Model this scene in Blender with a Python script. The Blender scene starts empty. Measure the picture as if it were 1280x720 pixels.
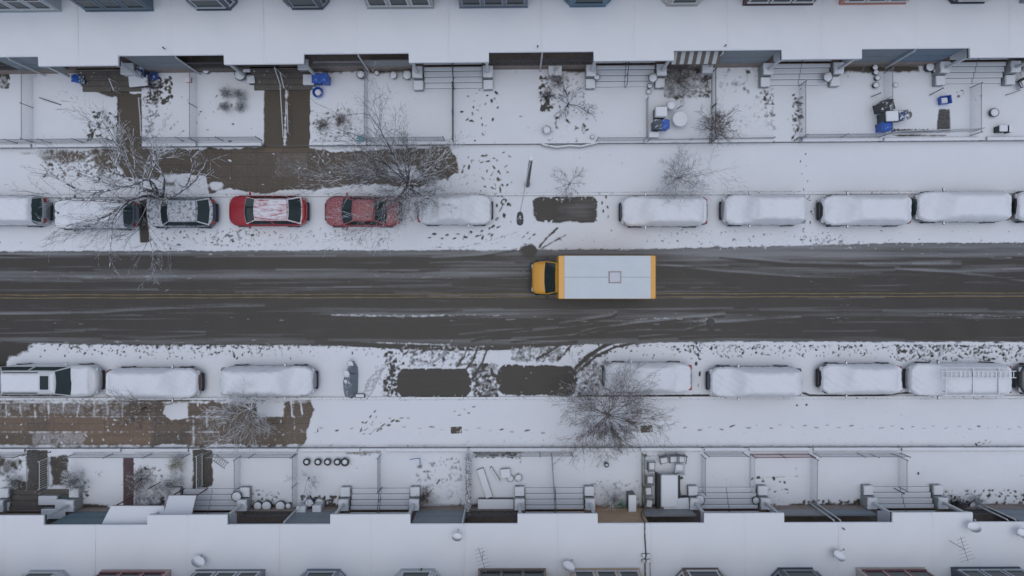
import bpy, math, random
import numpy as np
from mathutils import Vector, Matrix
PI = math.pi
S = bpy.context.scene
COL = S.collection
H = 42.0; F = 860.0           # drone height above the street, focal length in photo pixels

def P(px, py, z=0.0):
    k = (H - z) / F
    return Vector(((px - 640) * k, (360 - py) * k, z))

# ------------------------------------------------------------------ materials
MATS = {}
def newmat(name):
    m = bpy.data.materials.new(name); m.use_nodes = True
    nt = m.node_tree; nt.nodes.clear()
    out = nt.nodes.new('ShaderNodeOutputMaterial'); b = nt.nodes.new('ShaderNodeBsdfPrincipled')
    nt.links.new(b.outputs[0], out.inputs[0])
    return m, nt, b
def N(nt, t, **kw):
    n = nt.nodes.new(t)
    for k, v in kw.items():
        if k.startswith('i_'):
            key = k[2:]
            n.inputs[int(key) if key.isdigit() else key].default_value = v
        else: setattr(n, k, v)
    return n
def ramp(nt, src, p0, p1, c0=(0,0,0,1), c1=(1,1,1,1)):
    r = N(nt, 'ShaderNodeValToRGB'); e = r.color_ramp.elements
    e[0].position = p0; e[1].position = p1; e[0].color = c0; e[1].color = c1
    nt.links.new(src, r.inputs[0]); return r.outputs[0]
def mixc(nt, f, a, b):
    m = N(nt, 'ShaderNodeMix', data_type='RGBA')
    if isinstance(f, (int, float)): m.inputs[0].default_value = f
    else: nt.links.new(f, m.inputs[0])
    for s, i in ((a, 6), (b, 7)):
        if isinstance(s, tuple): m.inputs[i].default_value = s if len(s) == 4 else (*s, 1)
        else: nt.links.new(s, m.inputs[i])
    return m.outputs[2]
def noise(nt, scale, detail=4, rough=.55, vec=None, coord='Object'):
    n = N(nt, 'ShaderNodeTexNoise'); n.inputs['Scale'].default_value = scale
    n.inputs['Detail'].default_value = detail; n.inputs['Roughness'].default_value = rough
    if vec is None:
        tc = N(nt, 'ShaderNodeTexCoord'); vec = tc.outputs[coord]
    nt.links.new(vec, n.inputs['Vector']); return n.outputs[0]
def bump(nt, b, src, strength=.3, dist=.02):
    n = N(nt, 'ShaderNodeBump'); n.inputs['Strength'].default_value = strength; n.inputs['Distance'].default_value = dist
    nt.links.new(src, n.inputs['Height']); nt.links.new(n.outputs[0], b.inputs['Normal'])
SNOW = (.78, .80, .83)
def plain(name, c, rough=.6, metal=0, var=.18, scale=3.0, snow=0.0, coat=0):
    """weathered solid colour; snow = share of the upward faces that carries a dusting"""
    if name in MATS: return MATS[name]
    m, nt, b = newmat(name)
    n = noise(nt, scale, 6, .6)
    c0 = tuple(x * (1 - var) for x in c); c1 = tuple(min(1, x * (1 + var)) for x in c)
    col = mixc(nt, n, c0, c1)
    n2 = noise(nt, scale * 9, 3, .6)
    if snow > 0:
        g = N(nt, 'ShaderNodeNewGeometry'); sx = N(nt, 'ShaderNodeSeparateXYZ'); nt.links.new(g.outputs['Normal'], sx.inputs[0])
        up = ramp(nt, sx.outputs[2], .35, .7)
        nn = noise(nt, 5.5, 8, .65)
        th = ramp(nt, nn, max(0, .62 - snow * .5), min(1, .72 - snow * .5))
        mu = N(nt, 'ShaderNodeMath', operation='MULTIPLY'); nt.links.new(up, mu.inputs[0]); nt.links.new(th, mu.inputs[1])
        col = mixc(nt, mu.outputs[0], col, SNOW)
        mr = N(nt, 'ShaderNodeMix', data_type='FLOAT'); nt.links.new(mu.outputs[0], mr.inputs[0]); mr.inputs[2].default_value = rough; mr.inputs[3].default_value = .8
        nt.links.new(mr.outputs[0], b.inputs['Roughness'])
    else: b.inputs['Roughness'].default_value = rough
    nt.links.new(col, b.inputs['Base Color'])
    b.inputs['Metallic'].default_value = metal
    if coat: b.inputs['Coat Weight'].default_value = coat
    bump(nt, b, n2, .15, .01)
    MATS[name] = m; return m
def snowmat(name='snow', dirt=.0):
    if name in MATS: return MATS[name]
    m, nt, b = newmat(name)
    n = noise(nt, .5, 5, .6); n2 = noise(nt, 14, 5, .7)
    col = mixc(nt, n, (.735, .755, .79), (.79, .805, .83))
    if dirt:
        n3 = ramp(nt, noise(nt, 7, 6, .7), .50, .62)
        mu = N(nt, 'ShaderNodeMath', operation='MULTIPLY'); nt.links.new(n3, mu.inputs[0]); mu.inputs[1].default_value = dirt
        col = mixc(nt, mu.outputs[0], col, (.28, .26, .24))
    nt.links.new(col, b.inputs['Base Color']); b.inputs['Roughness'].default_value = .75
    bump(nt, b, n2, .35, .02)
    MATS[name] = m; return m
def glassmat(name='window_glass', c=(.02, .028, .03), rough=.12):
    if name in MATS: return MATS[name]
    m, nt, b = newmat(name)
    n = noise(nt, 1.5, 2)
    nt.links.new(mixc(nt, n, c, tuple(x * 1.6 for x in c)), b.inputs['Base Color'])
    b.inputs['Roughness'].default_value = rough; b.inputs['IOR'].default_value = 1.45
    MATS[name] = m; return m
def brickmat(name, c1, c2, mortar, scale=4.0, bw=.5, rh=.25, axis='XZ'):
    if name in MATS: return MATS[name]
    m, nt, b = newmat(name)
    tc = N(nt, 'ShaderNodeTexCoord'); sp = N(nt, 'ShaderNodeSeparateXYZ'); cb = N(nt, 'ShaderNodeCombineXYZ')
    nt.links.new(tc.outputs['Object'], sp.inputs[0])
    if axis == 'XZ':
        ad = N(nt, 'ShaderNodeMath', operation='ADD'); nt.links.new(sp.outputs[0], ad.inputs[0]); nt.links.new(sp.outputs[1], ad.inputs[1])
        nt.links.new(ad.outputs[0], cb.inputs[0]); nt.links.new(sp.outputs[2], cb.inputs[1])
    else:
        nt.links.new(sp.outputs[0], cb.inputs[0]); nt.links.new(sp.outputs[1], cb.inputs[1])
    br = N(nt, 'ShaderNodeTexBrick'); nt.links.new(cb.outputs[0], br.inputs[0])
    br.inputs['Color1'].default_value = (*c1, 1); br.inputs['Color2'].default_value = (*c2, 1); br.inputs['Mortar'].default_value = (*mortar, 1)
    br.inputs['Scale'].default_value = scale; br.inputs['Brick Width'].default_value = bw; br.inputs['Row Height'].default_value = rh
    br.inputs['Mortar Size'].default_value = .012
    n = noise(nt, 2.5, 5)
    mm = N(nt, 'ShaderNodeMix', data_type='RGBA', blend_type='MULTIPLY'); mm.inputs[0].default_value = .6
    nt.links.new(br.outputs[0], mm.inputs[6]); nt.links.new(ramp(nt, n, .3, .7, (.6,.6,.6,1), (1,1,1,1)), mm.inputs[7])
    nt.links.new(mm.outputs[2], b.inputs['Base Color']); b.inputs['Roughness'].default_value = .85
    bump(nt, b, br.outputs[1], -.4, .01)
    MATS[name] = m; return m
def groundmat(name, base, slush=(.27, .275, .285), tint=(.16, .125, .09), joints=None, rough=.55, streak=False):
    """bare ground below, snow above it where the modelled cover attribute says so"""
    m, nt, b = newmat(name)
    at = N(nt, 'ShaderNodeAttribute'); at.attribute_name = 'cover'
    sep = N(nt, 'ShaderNodeSeparateColor'); nt.links.new(at.outputs['Color'], sep.inputs[0])
    tc = N(nt, 'ShaderNodeTexCoord'); v = tc.outputs['Object']
    n1 = noise(nt, .8, 6, .6, v); n2 = noise(nt, 9, 6, .7, v); n3 = noise(nt, 45, 4, .7, v)
    bc = mixc(nt, n1, tuple(x * .72 for x in base), tuple(x * 1.25 for x in base))
    bc = mixc(nt, sep.outputs[2], bc, tint)
    mm = N(nt, 'ShaderNodeMix', data_type='RGBA', blend_type='MULTIPLY'); mm.inputs[0].default_value = 1
    nt.links.new(bc, mm.inputs[6]); nt.links.new(ramp(nt, n3, .25, .75, (.72,.72,.72,1), (1.2,1.2,1.2,1)), mm.inputs[7]); bc = mm.outputs[2]
    if joints:
        br = N(nt, 'ShaderNodeTexBrick'); nt.links.new(v, br.inputs[0]); br.offset = 0.0
        br.inputs['Color1'].default_value = (1,1,1,1); br.inputs['Color2'].default_value = (.82,.82,.8,1); br.inputs['Mortar'].default_value = (.4,.4,.4,1)
        br.inputs['Scale'].default_value = 1; br.inputs['Brick Width'].default_value = joints[0]; br.inputs['Row Height'].default_value = joints[1]; br.inputs['Mortar Size'].default_value = .012
        m2 = N(nt, 'ShaderNodeMix', data_type='RGBA', blend_type='MULTIPLY'); m2.inputs[0].default_value = 1
        nt.links.new(bc, m2.inputs[6]); nt.links.new(br.outputs[0], m2.inputs[7]); bc = m2.outputs[2]
    # slush film
    if streak:
        mp = N(nt, 'ShaderNodeMapping'); mp.inputs['Scale'].default_value = (.12, 3.2, 1); nt.links.new(v, mp.inputs[0])
        ns = noise(nt, 1.6, 7, .65, mp.outputs[0])
    else: ns = n2
    ad = N(nt, 'ShaderNodeMath', operation='MULTIPLY_ADD'); nt.links.new(ns, ad.inputs[0]); ad.inputs[1].default_value = .9; ad.inputs[2].default_value = -.45
    a2 = N(nt, 'ShaderNodeMath', operation='ADD'); nt.links.new(ad.outputs[0], a2.inputs[0]); nt.links.new(sep.outputs[1], a2.inputs[1])
    a3 = N(nt, 'ShaderNodeMath', operation='MULTIPLY_ADD'); nt.links.new(n2, a3.inputs[0]); a3.inputs[1].default_value = .35; nt.links.new(a2.outputs[0], a3.inputs[2])
    sl = ramp(nt, a3.outputs[0], .28, 1.02)
    bc = mixc(nt, sl, bc, slush)
    # snow
    s1 = N(nt, 'ShaderNodeMath', operation='MULTIPLY_ADD'); nt.links.new(n2, s1.inputs[0]); s1.inputs[1].default_value = .42; s1.inputs[2].default_value = -.21
    s2 = N(nt, 'ShaderNodeMath', operation='ADD'); nt.links.new(s1.outputs[0], s2.inputs[0]); nt.links.new(sep.outputs[0], s2.inputs[1])
    s3 = N(nt, 'ShaderNodeMath', operation='MULTIPLY_ADD'); nt.links.new(n3, s3.inputs[0]); s3.inputs[1].default_value = .3; nt.links.new(s2.outputs[0], s3.inputs[2])
    sn = ramp(nt, s3.outputs[0], .42, .82)
    snc = mixc(nt, n1, (.725, .745, .785), (.79, .805, .83))
    col = mixc(nt, sn, bc, snc)
    nt.links.new(col, b.inputs['Base Color'])
    mr = N(nt, 'ShaderNodeMix', data_type='FLOAT'); nt.links.new(sn, mr.inputs[0]); mr.inputs[2].default_value = rough; mr.inputs[3].default_value = .8
    nt.links.new(mr.outputs[0], b.inputs['Roughness'])
    bump(nt, b, n3, .3, .012)
    return m
def barkmat(name, c, amt):
    return plain(name, c, .9, 0, .3, 6, snow=amt)

# ------------------------------------------------------------------ mesh builder
class MB:
    def __init__(s): s.v = []; s.f = []; s.m = []; s.mi = 0
    def add(s, vs, fs):
        o = len(s.v); s.v += [tuple(v) for v in vs]; s.f += [tuple(i + o for i in f) for f in fs]; s.m += [s.mi] * len(fs); return s
    def box(s, x0, x1, y0, y1, z0, z1, bev=0.0, rot=None, piv=None):
        if x0 > x1: x0, x1 = x1, x0
        if y0 > y1: y0, y1 = y1, y0
        if bev <= 0:
            vs = [(x, y, z) for z in (z0, z1) for y in (y0, y1) for x in (x0, x1)]
            fs = [(0,2,3,1), (4,5,7,6), (0,1,5,4), (2,6,7,3), (0,4,6,2), (1,3,7,5)]
        else:
            b = min(bev, (x1-x0)*.45, (y1-y0)*.45, (z1-z0)*.45)
            def ring(e, z): return [(x0+e, y0+b+e*0, z), (x0+b+e*0, y0+e, z), (x1-b, y0+e, z), (x1-e, y0+b, z), (x1-e, y1-b, z), (x1-b, y1-e, z), (x0+b, y1-e, z), (x0+e, y1-b, z)]
            vs = ring(b*.6, z0) + ring(0, z0+b) + ring(0, z1-b) + ring(b*.7, z1)
            fs = [tuple(range(7, -1, -1)), tuple(range(24, 32))]
            for r in range(3):
                for i in range(8):
                    j = (i+1) % 8; fs.append((r*8+i, r*8+j, r*8+8+j, r*8+8+i))
        if rot is not None:
            M = Matrix.Rotation(rot, 3, 'Z') if not isinstance(rot, Matrix) else rot
            c = Vector(piv) if piv is not None else Vector(((x0+x1)/2, (y0+y1)/2, (z0+z1)/2))
            vs = [tuple(M @ (Vector(v) - c) + c) for v in vs]
        return s.add(vs, fs)
    def cyl(s, x, y, z0, z1, r0, r1=None, n=14, cap=True):
        r1 = r0 if r1 is None else r1
        vs = [(x + r*math.cos(2*PI*i/n), y + r*math.sin(2*PI*i/n), z) for z, r in ((z0, r0), (z1, r1)) for i in range(n)]
        fs = [(i, (i+1) % n, n+(i+1) % n, n+i) for i in range(n)]
        if cap: fs += [tuple(range(n-1, -1, -1)), tuple(range(n, 2*n))]
        return s.add(vs, fs)
    def lathe(s, x, y, prof, n=16):
        vs = [(x + r*math.cos(2*PI*i/n), y + r*math.sin(2*PI*i/n), z) for r, z in prof for i in range(n)]
        fs = [(k*n+i, k*n+(i+1) % n, (k+1)*n+(i+1) % n, (k+1)*n+i) for k in range(len(prof)-1) for i in range(n)]
        fs += [tuple(range(n-1, -1, -1)), tuple(range((len(prof)-1)*n, len(prof)*n))]
        return s.add(vs, fs)
    def tube(s, pts, rad, n=6):
        pts = [Vector(p) for p in pts]
        if not isinstance(rad, (list, tuple)): rad = [rad] * len(pts)
        vs = []; L = len(pts)
        for i, p in enumerate(pts):
            d = (pts[min(i+1, L-1)] - pts[max(i-1, 0)])
            if d.length < 1e-6: d = Vector((0, 0, 1))
            d.normalize(); a = Vector((0, 0, 1)) if abs(d.z) < .9 else Vector((1, 0, 0))
            u = d.cross(a).normalized(); w = d.cross(u)
            for k in range(n):
                t = 2*PI*k/n; vs.append(tuple(p + (u*math.cos(t) + w*math.sin(t)) * rad[i]))
        fs = [(i*n+k, i*n+(k+1) % n, (i+1)*n+(k+1) % n, (i+1)*n+k) for i in range(L-1) for k in range(n)]
        fs += [tuple(range(n-1, -1, -1)), tuple(range((L-1)*n, L*n))]
        return s.add(vs, fs)
    def prism(s, poly, z0, z1):
        n = len(poly)
        vs = [(x, y, z0) for x, y in poly] + [(x, y, z1) for x, y in poly]
        return s.add(vs, [tuple(range(n-1, -1, -1)), tuple(range(n, 2*n))] + [(i, (i+1) % n, n+(i+1) % n, n+i) for i in range(n)])
    def grid(s, pts):      # pts[i][j] -> rows of points
        a = len(pts); b = len(pts[0])
        return s.add([p for r in pts for p in r], [(i*b+j, i*b+j+1, (i+1)*b+j+1, (i+1)*b+j) for i in range(a-1) for j in range(b-1)])
    def build(s, name, mat, parent=None, smooth=False, loc=None, rz=0):
        me = bpy.data.meshes.new(name); me.from_pydata(s.v, [], s.f)
        for m in (mat if isinstance(mat, (list, tuple)) else [mat]): me.materials.append(m)
        if any(s.m): me.polygons.foreach_set('material_index', s.m)
        if smooth: me.polygons.foreach_set('use_smooth', [True] * len(s.f))
        me.validate(); me.update()
        o = bpy.data.objects.new(name, me); COL.objects.link(o)
        if parent is not None: o.parent = parent
        if loc is not None: o.location = loc
        o.rotation_euler.z = rz
        return o
def tag(o, label=None, cat=None, group=None, kind=None):
    if label: o['label'] = label
    if cat: o['category'] = cat
    if group: o['group'] = group
    if kind: o['kind'] = kind
    return o
def empty(name, loc, rz=0, label=None, cat=None, group=None):
    o = bpy.data.objects.new(name, None); COL.objects.link(o); o.location = loc; o.rotation_euler.z = rz
    o.empty_display_size = .3
    return tag(o, label, cat, group)

# ------------------------------------------------------------------ value noise
def vnoise(x, y, seed=0):
    xi = np.floor(x).astype(np.int64); yi = np.floor(y).astype(np.int64)
    fx = x - xi; fy = y - yi; fx = fx*fx*(3-2*fx); fy = fy*fy*(3-2*fy)
    def h(a, b):
        n = (a*374761393 + b*668265263 + seed*1442695041) & 0xffffffff
        n = ((n ^ (n >> 13)) * 1274126177) & 0xffffffff
        return ((n ^ (n >> 16)) & 0xffff) / 65535.0
    return (h(xi, yi)*(1-fx) + h(xi+1, yi)*fx)*(1-fy) + (h(xi, yi+1)*(1-fx) + h(xi+1, yi+1)*fx)*fy
def fbm(x, y, seed=0, o=4):
    t = 0; a = .5; q = 0
    for k in range(o): t = t + a*vnoise(x*2**k, y*2**k, seed+k*17); q += a; a *= .55
    return t / q

# ------------------------------------------------------------------ snow cover map, metres are photo-ground units
OX = 200; RW = 1680; RH = 720
YY, XX = np.mgrid[0:RH, 0:RW].astype(float); XX -= OX
R = np.ones((RH, RW)); G = np.zeros((RH, RW)); T = np.zeros((RH, RW)); D = np.zeros((RH, RW))
n_edge = fbm(XX/14, YY/14, 3)*2-1; n_fine = fbm(XX/4, YY/4, 9)*2-1; n_big = fbm(XX/60, YY/60, 5)
def sm(d, s): return np.clip(.5 - d/(2*s), 0, 1)
def win(x0, y0, x1, y1):
    a = max(0, int(y0)); b = min(RH, int(y1)+1); c = max(0, int(x0)+OX); d = min(RW, int(x1)+OX+1)
    return (slice(a, b), slice(c, d)) if a < b and c < d else None
def put(arr, w, m, val, mode):
    if mode == 'set': arr[w] = arr[w]*(1-m) + val*m
    else: arr[w] = arr[w] + val*m
def poly(arrs, pts, soft=1.5, rag=0):
    xs = [p[0] for p in pts]; ys = [p[1] for p in pts]; w = win(min(xs)-8-rag, min(ys)-8-rag, max(xs)+8+rag, max(ys)+8+rag)
    if w is None: return
    X = XX[w]; Y = YY[w]; ins = np.zeros(X.shape, bool); dist = np.full(X.shape, 1e9)
    for i in range(len(pts)):
        x0, y0 = pts[i]; x1, y1 = pts[(i+1) % len(pts)]
        c = ((y0 > Y) != (y1 > Y))
        with np.errstate(divide='ignore', invalid='ignore'):
            ins ^= c & (X < (x1-x0)*(Y-y0)/((y1-y0) if y1 != y0 else 1e-9) + x0)
        L2 = (x1-x0)**2+(y1-y0)**2+1e-9; t = np.clip(((X-x0)*(x1-x0)+(Y-y0)*(y1-y0))/L2, 0, 1)
        dist = np.minimum(dist, np.hypot(X-x0-t*(x1-x0), Y-y0-t*(y1-y0)))
    sd = np.where(ins, -dist, dist) + rag*n_edge[w] + rag*.5*n_fine[w]
    m = sm(sd, soft)
    for a, val, mode in arrs: put(a, w, m, val, mode)
def line(arrs, pts, wd, soft=1.0, rag=0):
    w = win(min(p[0] for p in pts)-wd-6-rag, min(p[1] for p in pts)-wd-6-rag, max(p[0] for p in pts)+wd+6+rag, max(p[1] for p in pts)+wd+6+rag)
    if w is None: return
    X = XX[w]; Y = YY[w]; dist = np.full(X.shape, 1e9)
    for (x0, y0), (x1, y1) in zip(pts[:-1], pts[1:]):
        L2 = (x1-x0)**2+(y1-y0)**2+1e-9; t = np.clip(((X-x0)*(x1-x0)+(Y-y0)*(y1-y0))/L2, 0, 1)
        dist = np.minimum(dist, np.hypot(X-x0-t*(x1-x0), Y-y0-t*(y1-y0)))
    m = sm(dist - wd/2 + rag*n_fine[w], soft)
    for a, val, mode in arrs: put(a, w, m, val, mode)
def ell(arrs, x, y, rx, ry, ang=0, soft=.25, rag=0):
    r = max(rx, ry)*1.5+3; w = win(x-r, y-r, x+r, y+r)
    if w is None: return
    c, s_ = math.cos(ang), math.sin(ang); X = XX[w]-x; Y = YY[w]-y
    u = (X*c+Y*s_)/rx; v = (-X*s_+Y*c)/ry
    m = sm(np.hypot(u, v)-1 + rag*n_edge[w], soft)
    for a, val, mode in arrs: put(a, w, m, val, mode)
rnd = random.Random(7)
BARE = [(R, 0.0, 'set'), (G, -.1, 'set')]
def bare(pts, rag=3, soft=2, r=0.0, t=None, g=None):
    a = [(R, r, 'set')]
    if g is not None: a.append((G, g, 'set'))
    if t is not None: a.append((T, t, 'set'))
    poly(a, pts, soft, rag)
def spot(x, y, l, w_, a, dep=.75):
    ell([(R, 1-min(1, dep*1.45), 'set'), (D, -.03, 'add')], x, y, l*1.15, w_*1.3, a, .35)
def trail(pts, step=9, off=2.0, l=3.2, w_=1.1, dep=.62, jit=1.2):
    sgn = 1
    for (x0, y0), (x1, y1) in zip(pts[:-1], pts[1:]):
        L = math.hypot(x1-x0, y1-y0); a = math.atan2(y1-y0, x1-x0); n = max(1, int(L/step))
        for i in range(n):
            t = (i+rnd.random()*.4)/n; sgn = -sgn
            x = x0+(x1-x0)*t - math.sin(a)*off*sgn + rnd.uniform(-jit, jit)*.6
            y = y0+(y1-y0)*t + math.cos(a)*off*sgn + rnd.uniform(-jit, jit)*.6
            spot(x, y, l*rnd.uniform(.75, 1.25), w_*rnd.uniform(.8, 1.3), a+rnd.uniform(-.35, .35), dep*rnd.uniform(.6, 1.1))
def speckle(x0, y0, x1, y1, n, smin=.5, smax=1.6, dep=.6, fy=None):
    for i in range(int(n*2.3)):
        x = rnd.uniform(x0, x1); y = rnd.uniform(y0, y1)
        if fy is not None and rnd.random() > fy(x, y): continue
        s_ = rnd.uniform(smin, smax)
        ell([(R, 1-dep*rnd.uniform(.7, 1.5), 'set')], x, y, s_*rnd.uniform(1, 1.9), s_*.8, rnd.uniform(0, PI), .5)

# soft unevenness over untouched snow
R -= .06*(fbm(XX/9, YY/9, 31)-.5)
D += .05*(fbm(XX/40, YY/28, 41)-.5) + .02*(fbm(XX/9, YY/9, 43)-.5)
# --- the driven carriageway
def nedge(x): return 313 - 1*np.clip(x/640, 0, 1) - 8*np.clip((x-700)/350, 0, 1)**1.2 + 1.0*n_fine[0:1, :] * 0
road_top = np.interp(XX, [-200, 0, 640, 800, 1030, 1120, 1280, 1480], [315, 314, 312.5, 311.5, 306, 303.5, 303.5, 303])
road_bot = np.interp(XX, [-200, 0, 40, 120, 300, 560, 700, 900, 1280, 1480], [427, 427, 429, 431, 431.5, 434, 431, 427, 427.5, 427])
inside = np.maximum(road_top - YY, YY - road_bot) + 1.0*n_edge + 1.1*n_fine
m_road = sm(inside, 1.6)
R = R*(1-m_road); D = D*(1-m_road) + m_road*(-.01)
gst = .10 + .50*(fbm(XX/300, YY/4.5+fbm(XX/200, YY/40, 8)*3, 61)-.5) + .30*(fbm(XX/110, YY/1.7, 63)-.5)
G = np.where(m_road > .3, gst, 0)
BARE = [(R, 0.0, 'set'), (G, -.1, 'set')]
def band(x0, x1, y0, y1, val, soft=3, fade=60):
    m = sm(np.maximum(y0-YY, YY-y1), soft) * np.clip((XX-x0)/fade, 0, 1)*np.clip((x1-XX)/fade, 0, 1)
    G[:] += val*m*m_road
band(-250, 1500, 303, 320, .42, 3); band(-250, 700, 338, 349, .40, 4, 90); band(-250, 620, 349, 353, .12, 3)
band(520, 720, 330, 345, .22, 6); band(820, 1120, 312, 328, .28, 6); band(900, 1500, 330, 341, .26, 5); band(850, 1500, 318, 322, .20, 2)
band(-250, 900, 386, 391, .12, 3); band(-250, 1500, 423, 432, .28, 3); band(350, 720, 386, 396, .20, 4); band(700, 960, 388, 406, .25, 5)
band(1050, 1500, 381, 386, .14, 3); band(1020, 1500, 392, 397, .18, 2); band(150, 420, 358, 366, .16, 3); band(300, 660, 356, 364, .12, 3)
for y0, y1, x0, x1 in ((322, 337, -250, 560), (354, 367, -250, 480), (374, 385, -250, 1500), (397, 421, -250, 1500), (345, 380, 820, 1500)):
    band(x0, x1, y0, y1, -.14, 4, 120)
for k in range(260):                         # long thin tyre streaks
    x0 = rnd.uniform(-250, 1350); y0 = rnd.uniform(315, 425); L = rnd.uniform(40, 380)
    line([(G, rnd.choice((-.30, -.22, -.15, .15, .25, .38)), 'add')], [(x0, y0), (x0+L/2, y0+rnd.uniform(-1.5, 1.5)), (x0+L, y0+rnd.uniform(-3, 3))], rnd.uniform(.6, 2.2), 1.0)
line([(R, .62, 'set')], [(415, 394), (470, 394.5), (520, 395), (555, 394)], 2.4, 1.6, 1.5)
line([(R, .5, 'set')], [(560, 394), (640, 394)], 1.0, 1.2, 1.5)
line([(R, .75, 'set')], [(432, 428), (500, 429), (560, 431)], 1.8, 1.4, 1.2)
line([(R, .42, 'set')], [(0, 350), (120, 348.5), (300, 347)], 1.2, 1.4, 1.2)
line([(R, .50, 'set')], [(790, 400), (818, 397.5), (850, 398), (868, 401)], 1.6, 1.4, 1.6)
line([(R, .44, 'set')], [(735, 396), (770, 394)], 1.0, 1.2, 1); line([(R, .44, 'set')], [(780, 397), (790, 394)], 1.0, 1.0, 1)
line([(R, .48, 'set')], [(1160, 392), (1220, 394), (1280, 397), (1350, 399)], 1.3, 1.3, 1.2)
line([(R, .44, 'set')], [(1050, 381), (1100, 382)], 1, 1.2, 1)
for k in range(40): ell([(R, rnd.uniform(.3, .5), 'set')], rnd.uniform(815, 890), rnd.uniform(397, 406), rnd.uniform(1, 3), .7, 0, .5)
for k in range(60): ell([(R, rnd.uniform(.28, .42), 'set')], rnd.uniform(170, 420), 364+rnd.uniform(-2.5, 2.5), rnd.uniform(1, 4), .7, 0, .5)
ell([(G, -.3, 'add'), (R, 0, 'set')], 889, 408, 5, 7, 0, .4, .4); ell([(G, .5, 'add')], 884, 399, 9, 4, 0, .6, .5)
for pts in ([(700, 404), (730, 399), (766, 393), (770, 390)], [(726, 418), (790, 404), (850, 397), (905, 392)], [(640, 424), (720, 418), (800, 413), (900, 412)], [(860, 410), (900, 402), (1000, 396)], [(575, 418), (640, 411), (700, 408)], [(540, 322), (600, 318), (655, 308)], [(820, 330), (900, 338), (1000, 346), (1120, 350)], [(900, 319), (990, 328), (1100, 331), (1200, 330)], [(1120, 335), (1200, 341), (1290, 352)], [(0, 392), (120, 390), (240, 384), (330, 382)]):
    line([(G, .42, 'add')], pts, 3.2, 1.5, .8); line([(G, -.5, 'add')], [(x, y+3) for x, y in pts], 2.2, 1.2, .8)
for k in range(900):
    x = rnd.uniform(-200, 1480); y = rnd.choice((rnd.gauss(316, 3), rnd.gauss(345, 4), rnd.gauss(429, 2.5), rnd.gauss(398, 5)))
    ell([(R, rnd.uniform(.28, .46), 'set')], x, y, rnd.uniform(1.5, 7), rnd.uniform(.4, .8), 0, .6)
# dark tyre track along the lower snow edge
line([(R, 0, 'set'), (G, .1, 'set')], [(395, 427), (450, 430.5), (500, 434.5), (560, 436.5), (640, 435), (720, 428)], 4.6, 1.4, .8)
# plough splatter on the parking strips
speckle(-150, 431, 1450, 449, 3600, .45, 1.3, .66, lambda x, y: math.exp(-(y-429)/9.0)*(.35+.65*((x > 80 and x < 350) or x > 840)) )
speckle(-150, 287, 1450, 312, 800, .5, 1.3, .5, lambda x, y: .2 + .6*(800 < x < 1080) + .2*(y > 300))
speckle(270, 285, 500, 309, 230, .5, 1.25, .48); speckle(180, 287, 320, 307, 70, .6, 1.5, .6)
speckle(500, 434, 600, 458, 120, .8, 2.0, .55); speckle(722, 440, 760, 495, 180, .7, 1.8, .5); speckle(640, 434, 700, 452, 120, .8, 2, .5)
speckle(590, 455, 622, 497, 130, .9, 2.4, .6); speckle(480, 440, 500, 495, 60, .9, 2.2, .7)
speckle(1120, 432, 1290, 452, 160, .7, 1.6, .6)
bare([(-200, 425), (40, 425), (32, 440), (12, 450), (4, 470), (-2, 500), (-60, 500), (-200, 500)], 4, 4, .12)
for a in range(22): line([(R, .35, 'set')], [(150+a*10+rnd.uniform(-3, 3), 434), (154+a*10+rnd.uniform(-3, 3), 446)], 1.0, 1.0, .8)
# parking spaces that cars have just left
PK = lambda x0, y0, x1, y1, c=8: [(x0+c, y0), (x1-c, y0+1), (x1-2, y0+c), (x1, (y0+y1)/2), (x1-1, y1-c), (x1-c, y1), (x0+c, y1-1), (x0+1, y1-c), (x0, (y0+y1)/2), (x0+1, y0+c)]
poly(BARE, [(666, 250), (672, 246.5), (742, 246), (746, 252), (747, 276), (742, 279), (712, 277), (690, 278), (672, 277), (666, 272)], 1.6, 1.6)
ell([(G, .42, 'add')], 722, 262, 26, 13, 0, .8, .3); ell([(G, -.15, 'add')], 680, 262, 12, 14, 0, .5, .5)
poly(BARE, PK(495, 460, 590, 497), 1.4, 1.3); poly(BARE, PK(622, 456, 722, 495), 1.6, 1.8)
ell([(G, .16, 'add')], 535, 480, 30, 14, 0, .8); ell([(G, .16, 'add')], 690, 470, 26, 12, .2, .8)
for k in range(130):
    x0, y0, x1, y1 = rnd.choice(((495, 459, 590, 497), (622, 455, 722, 495), (666, 247, 747, 279))); e = rnd.random()
    x = rnd.uniform(x0, x1); y = rnd.choice((y0+rnd.uniform(0, 3), y1-rnd.uniform(0, 3)))
    if e < .4: x = rnd.choice((x0+rnd.uniform(0, 4), x1-rnd.uniform(0, 4))); y = rnd.uniform(y0, y1)
    ell([(R, rnd.uniform(.5, .9), 'set')], x, y, rnd.uniform(.6, 2.6), rnd.uniform(.5, 1.2), rnd.uniform(0, 3), .5)
for x, y in ((652, 490), (658, 473), (664, 466), (700, 480), (690, 489)): ell([(R, .7, 'set')], x, y, 1.2, 1.0, 0, .4)
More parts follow.
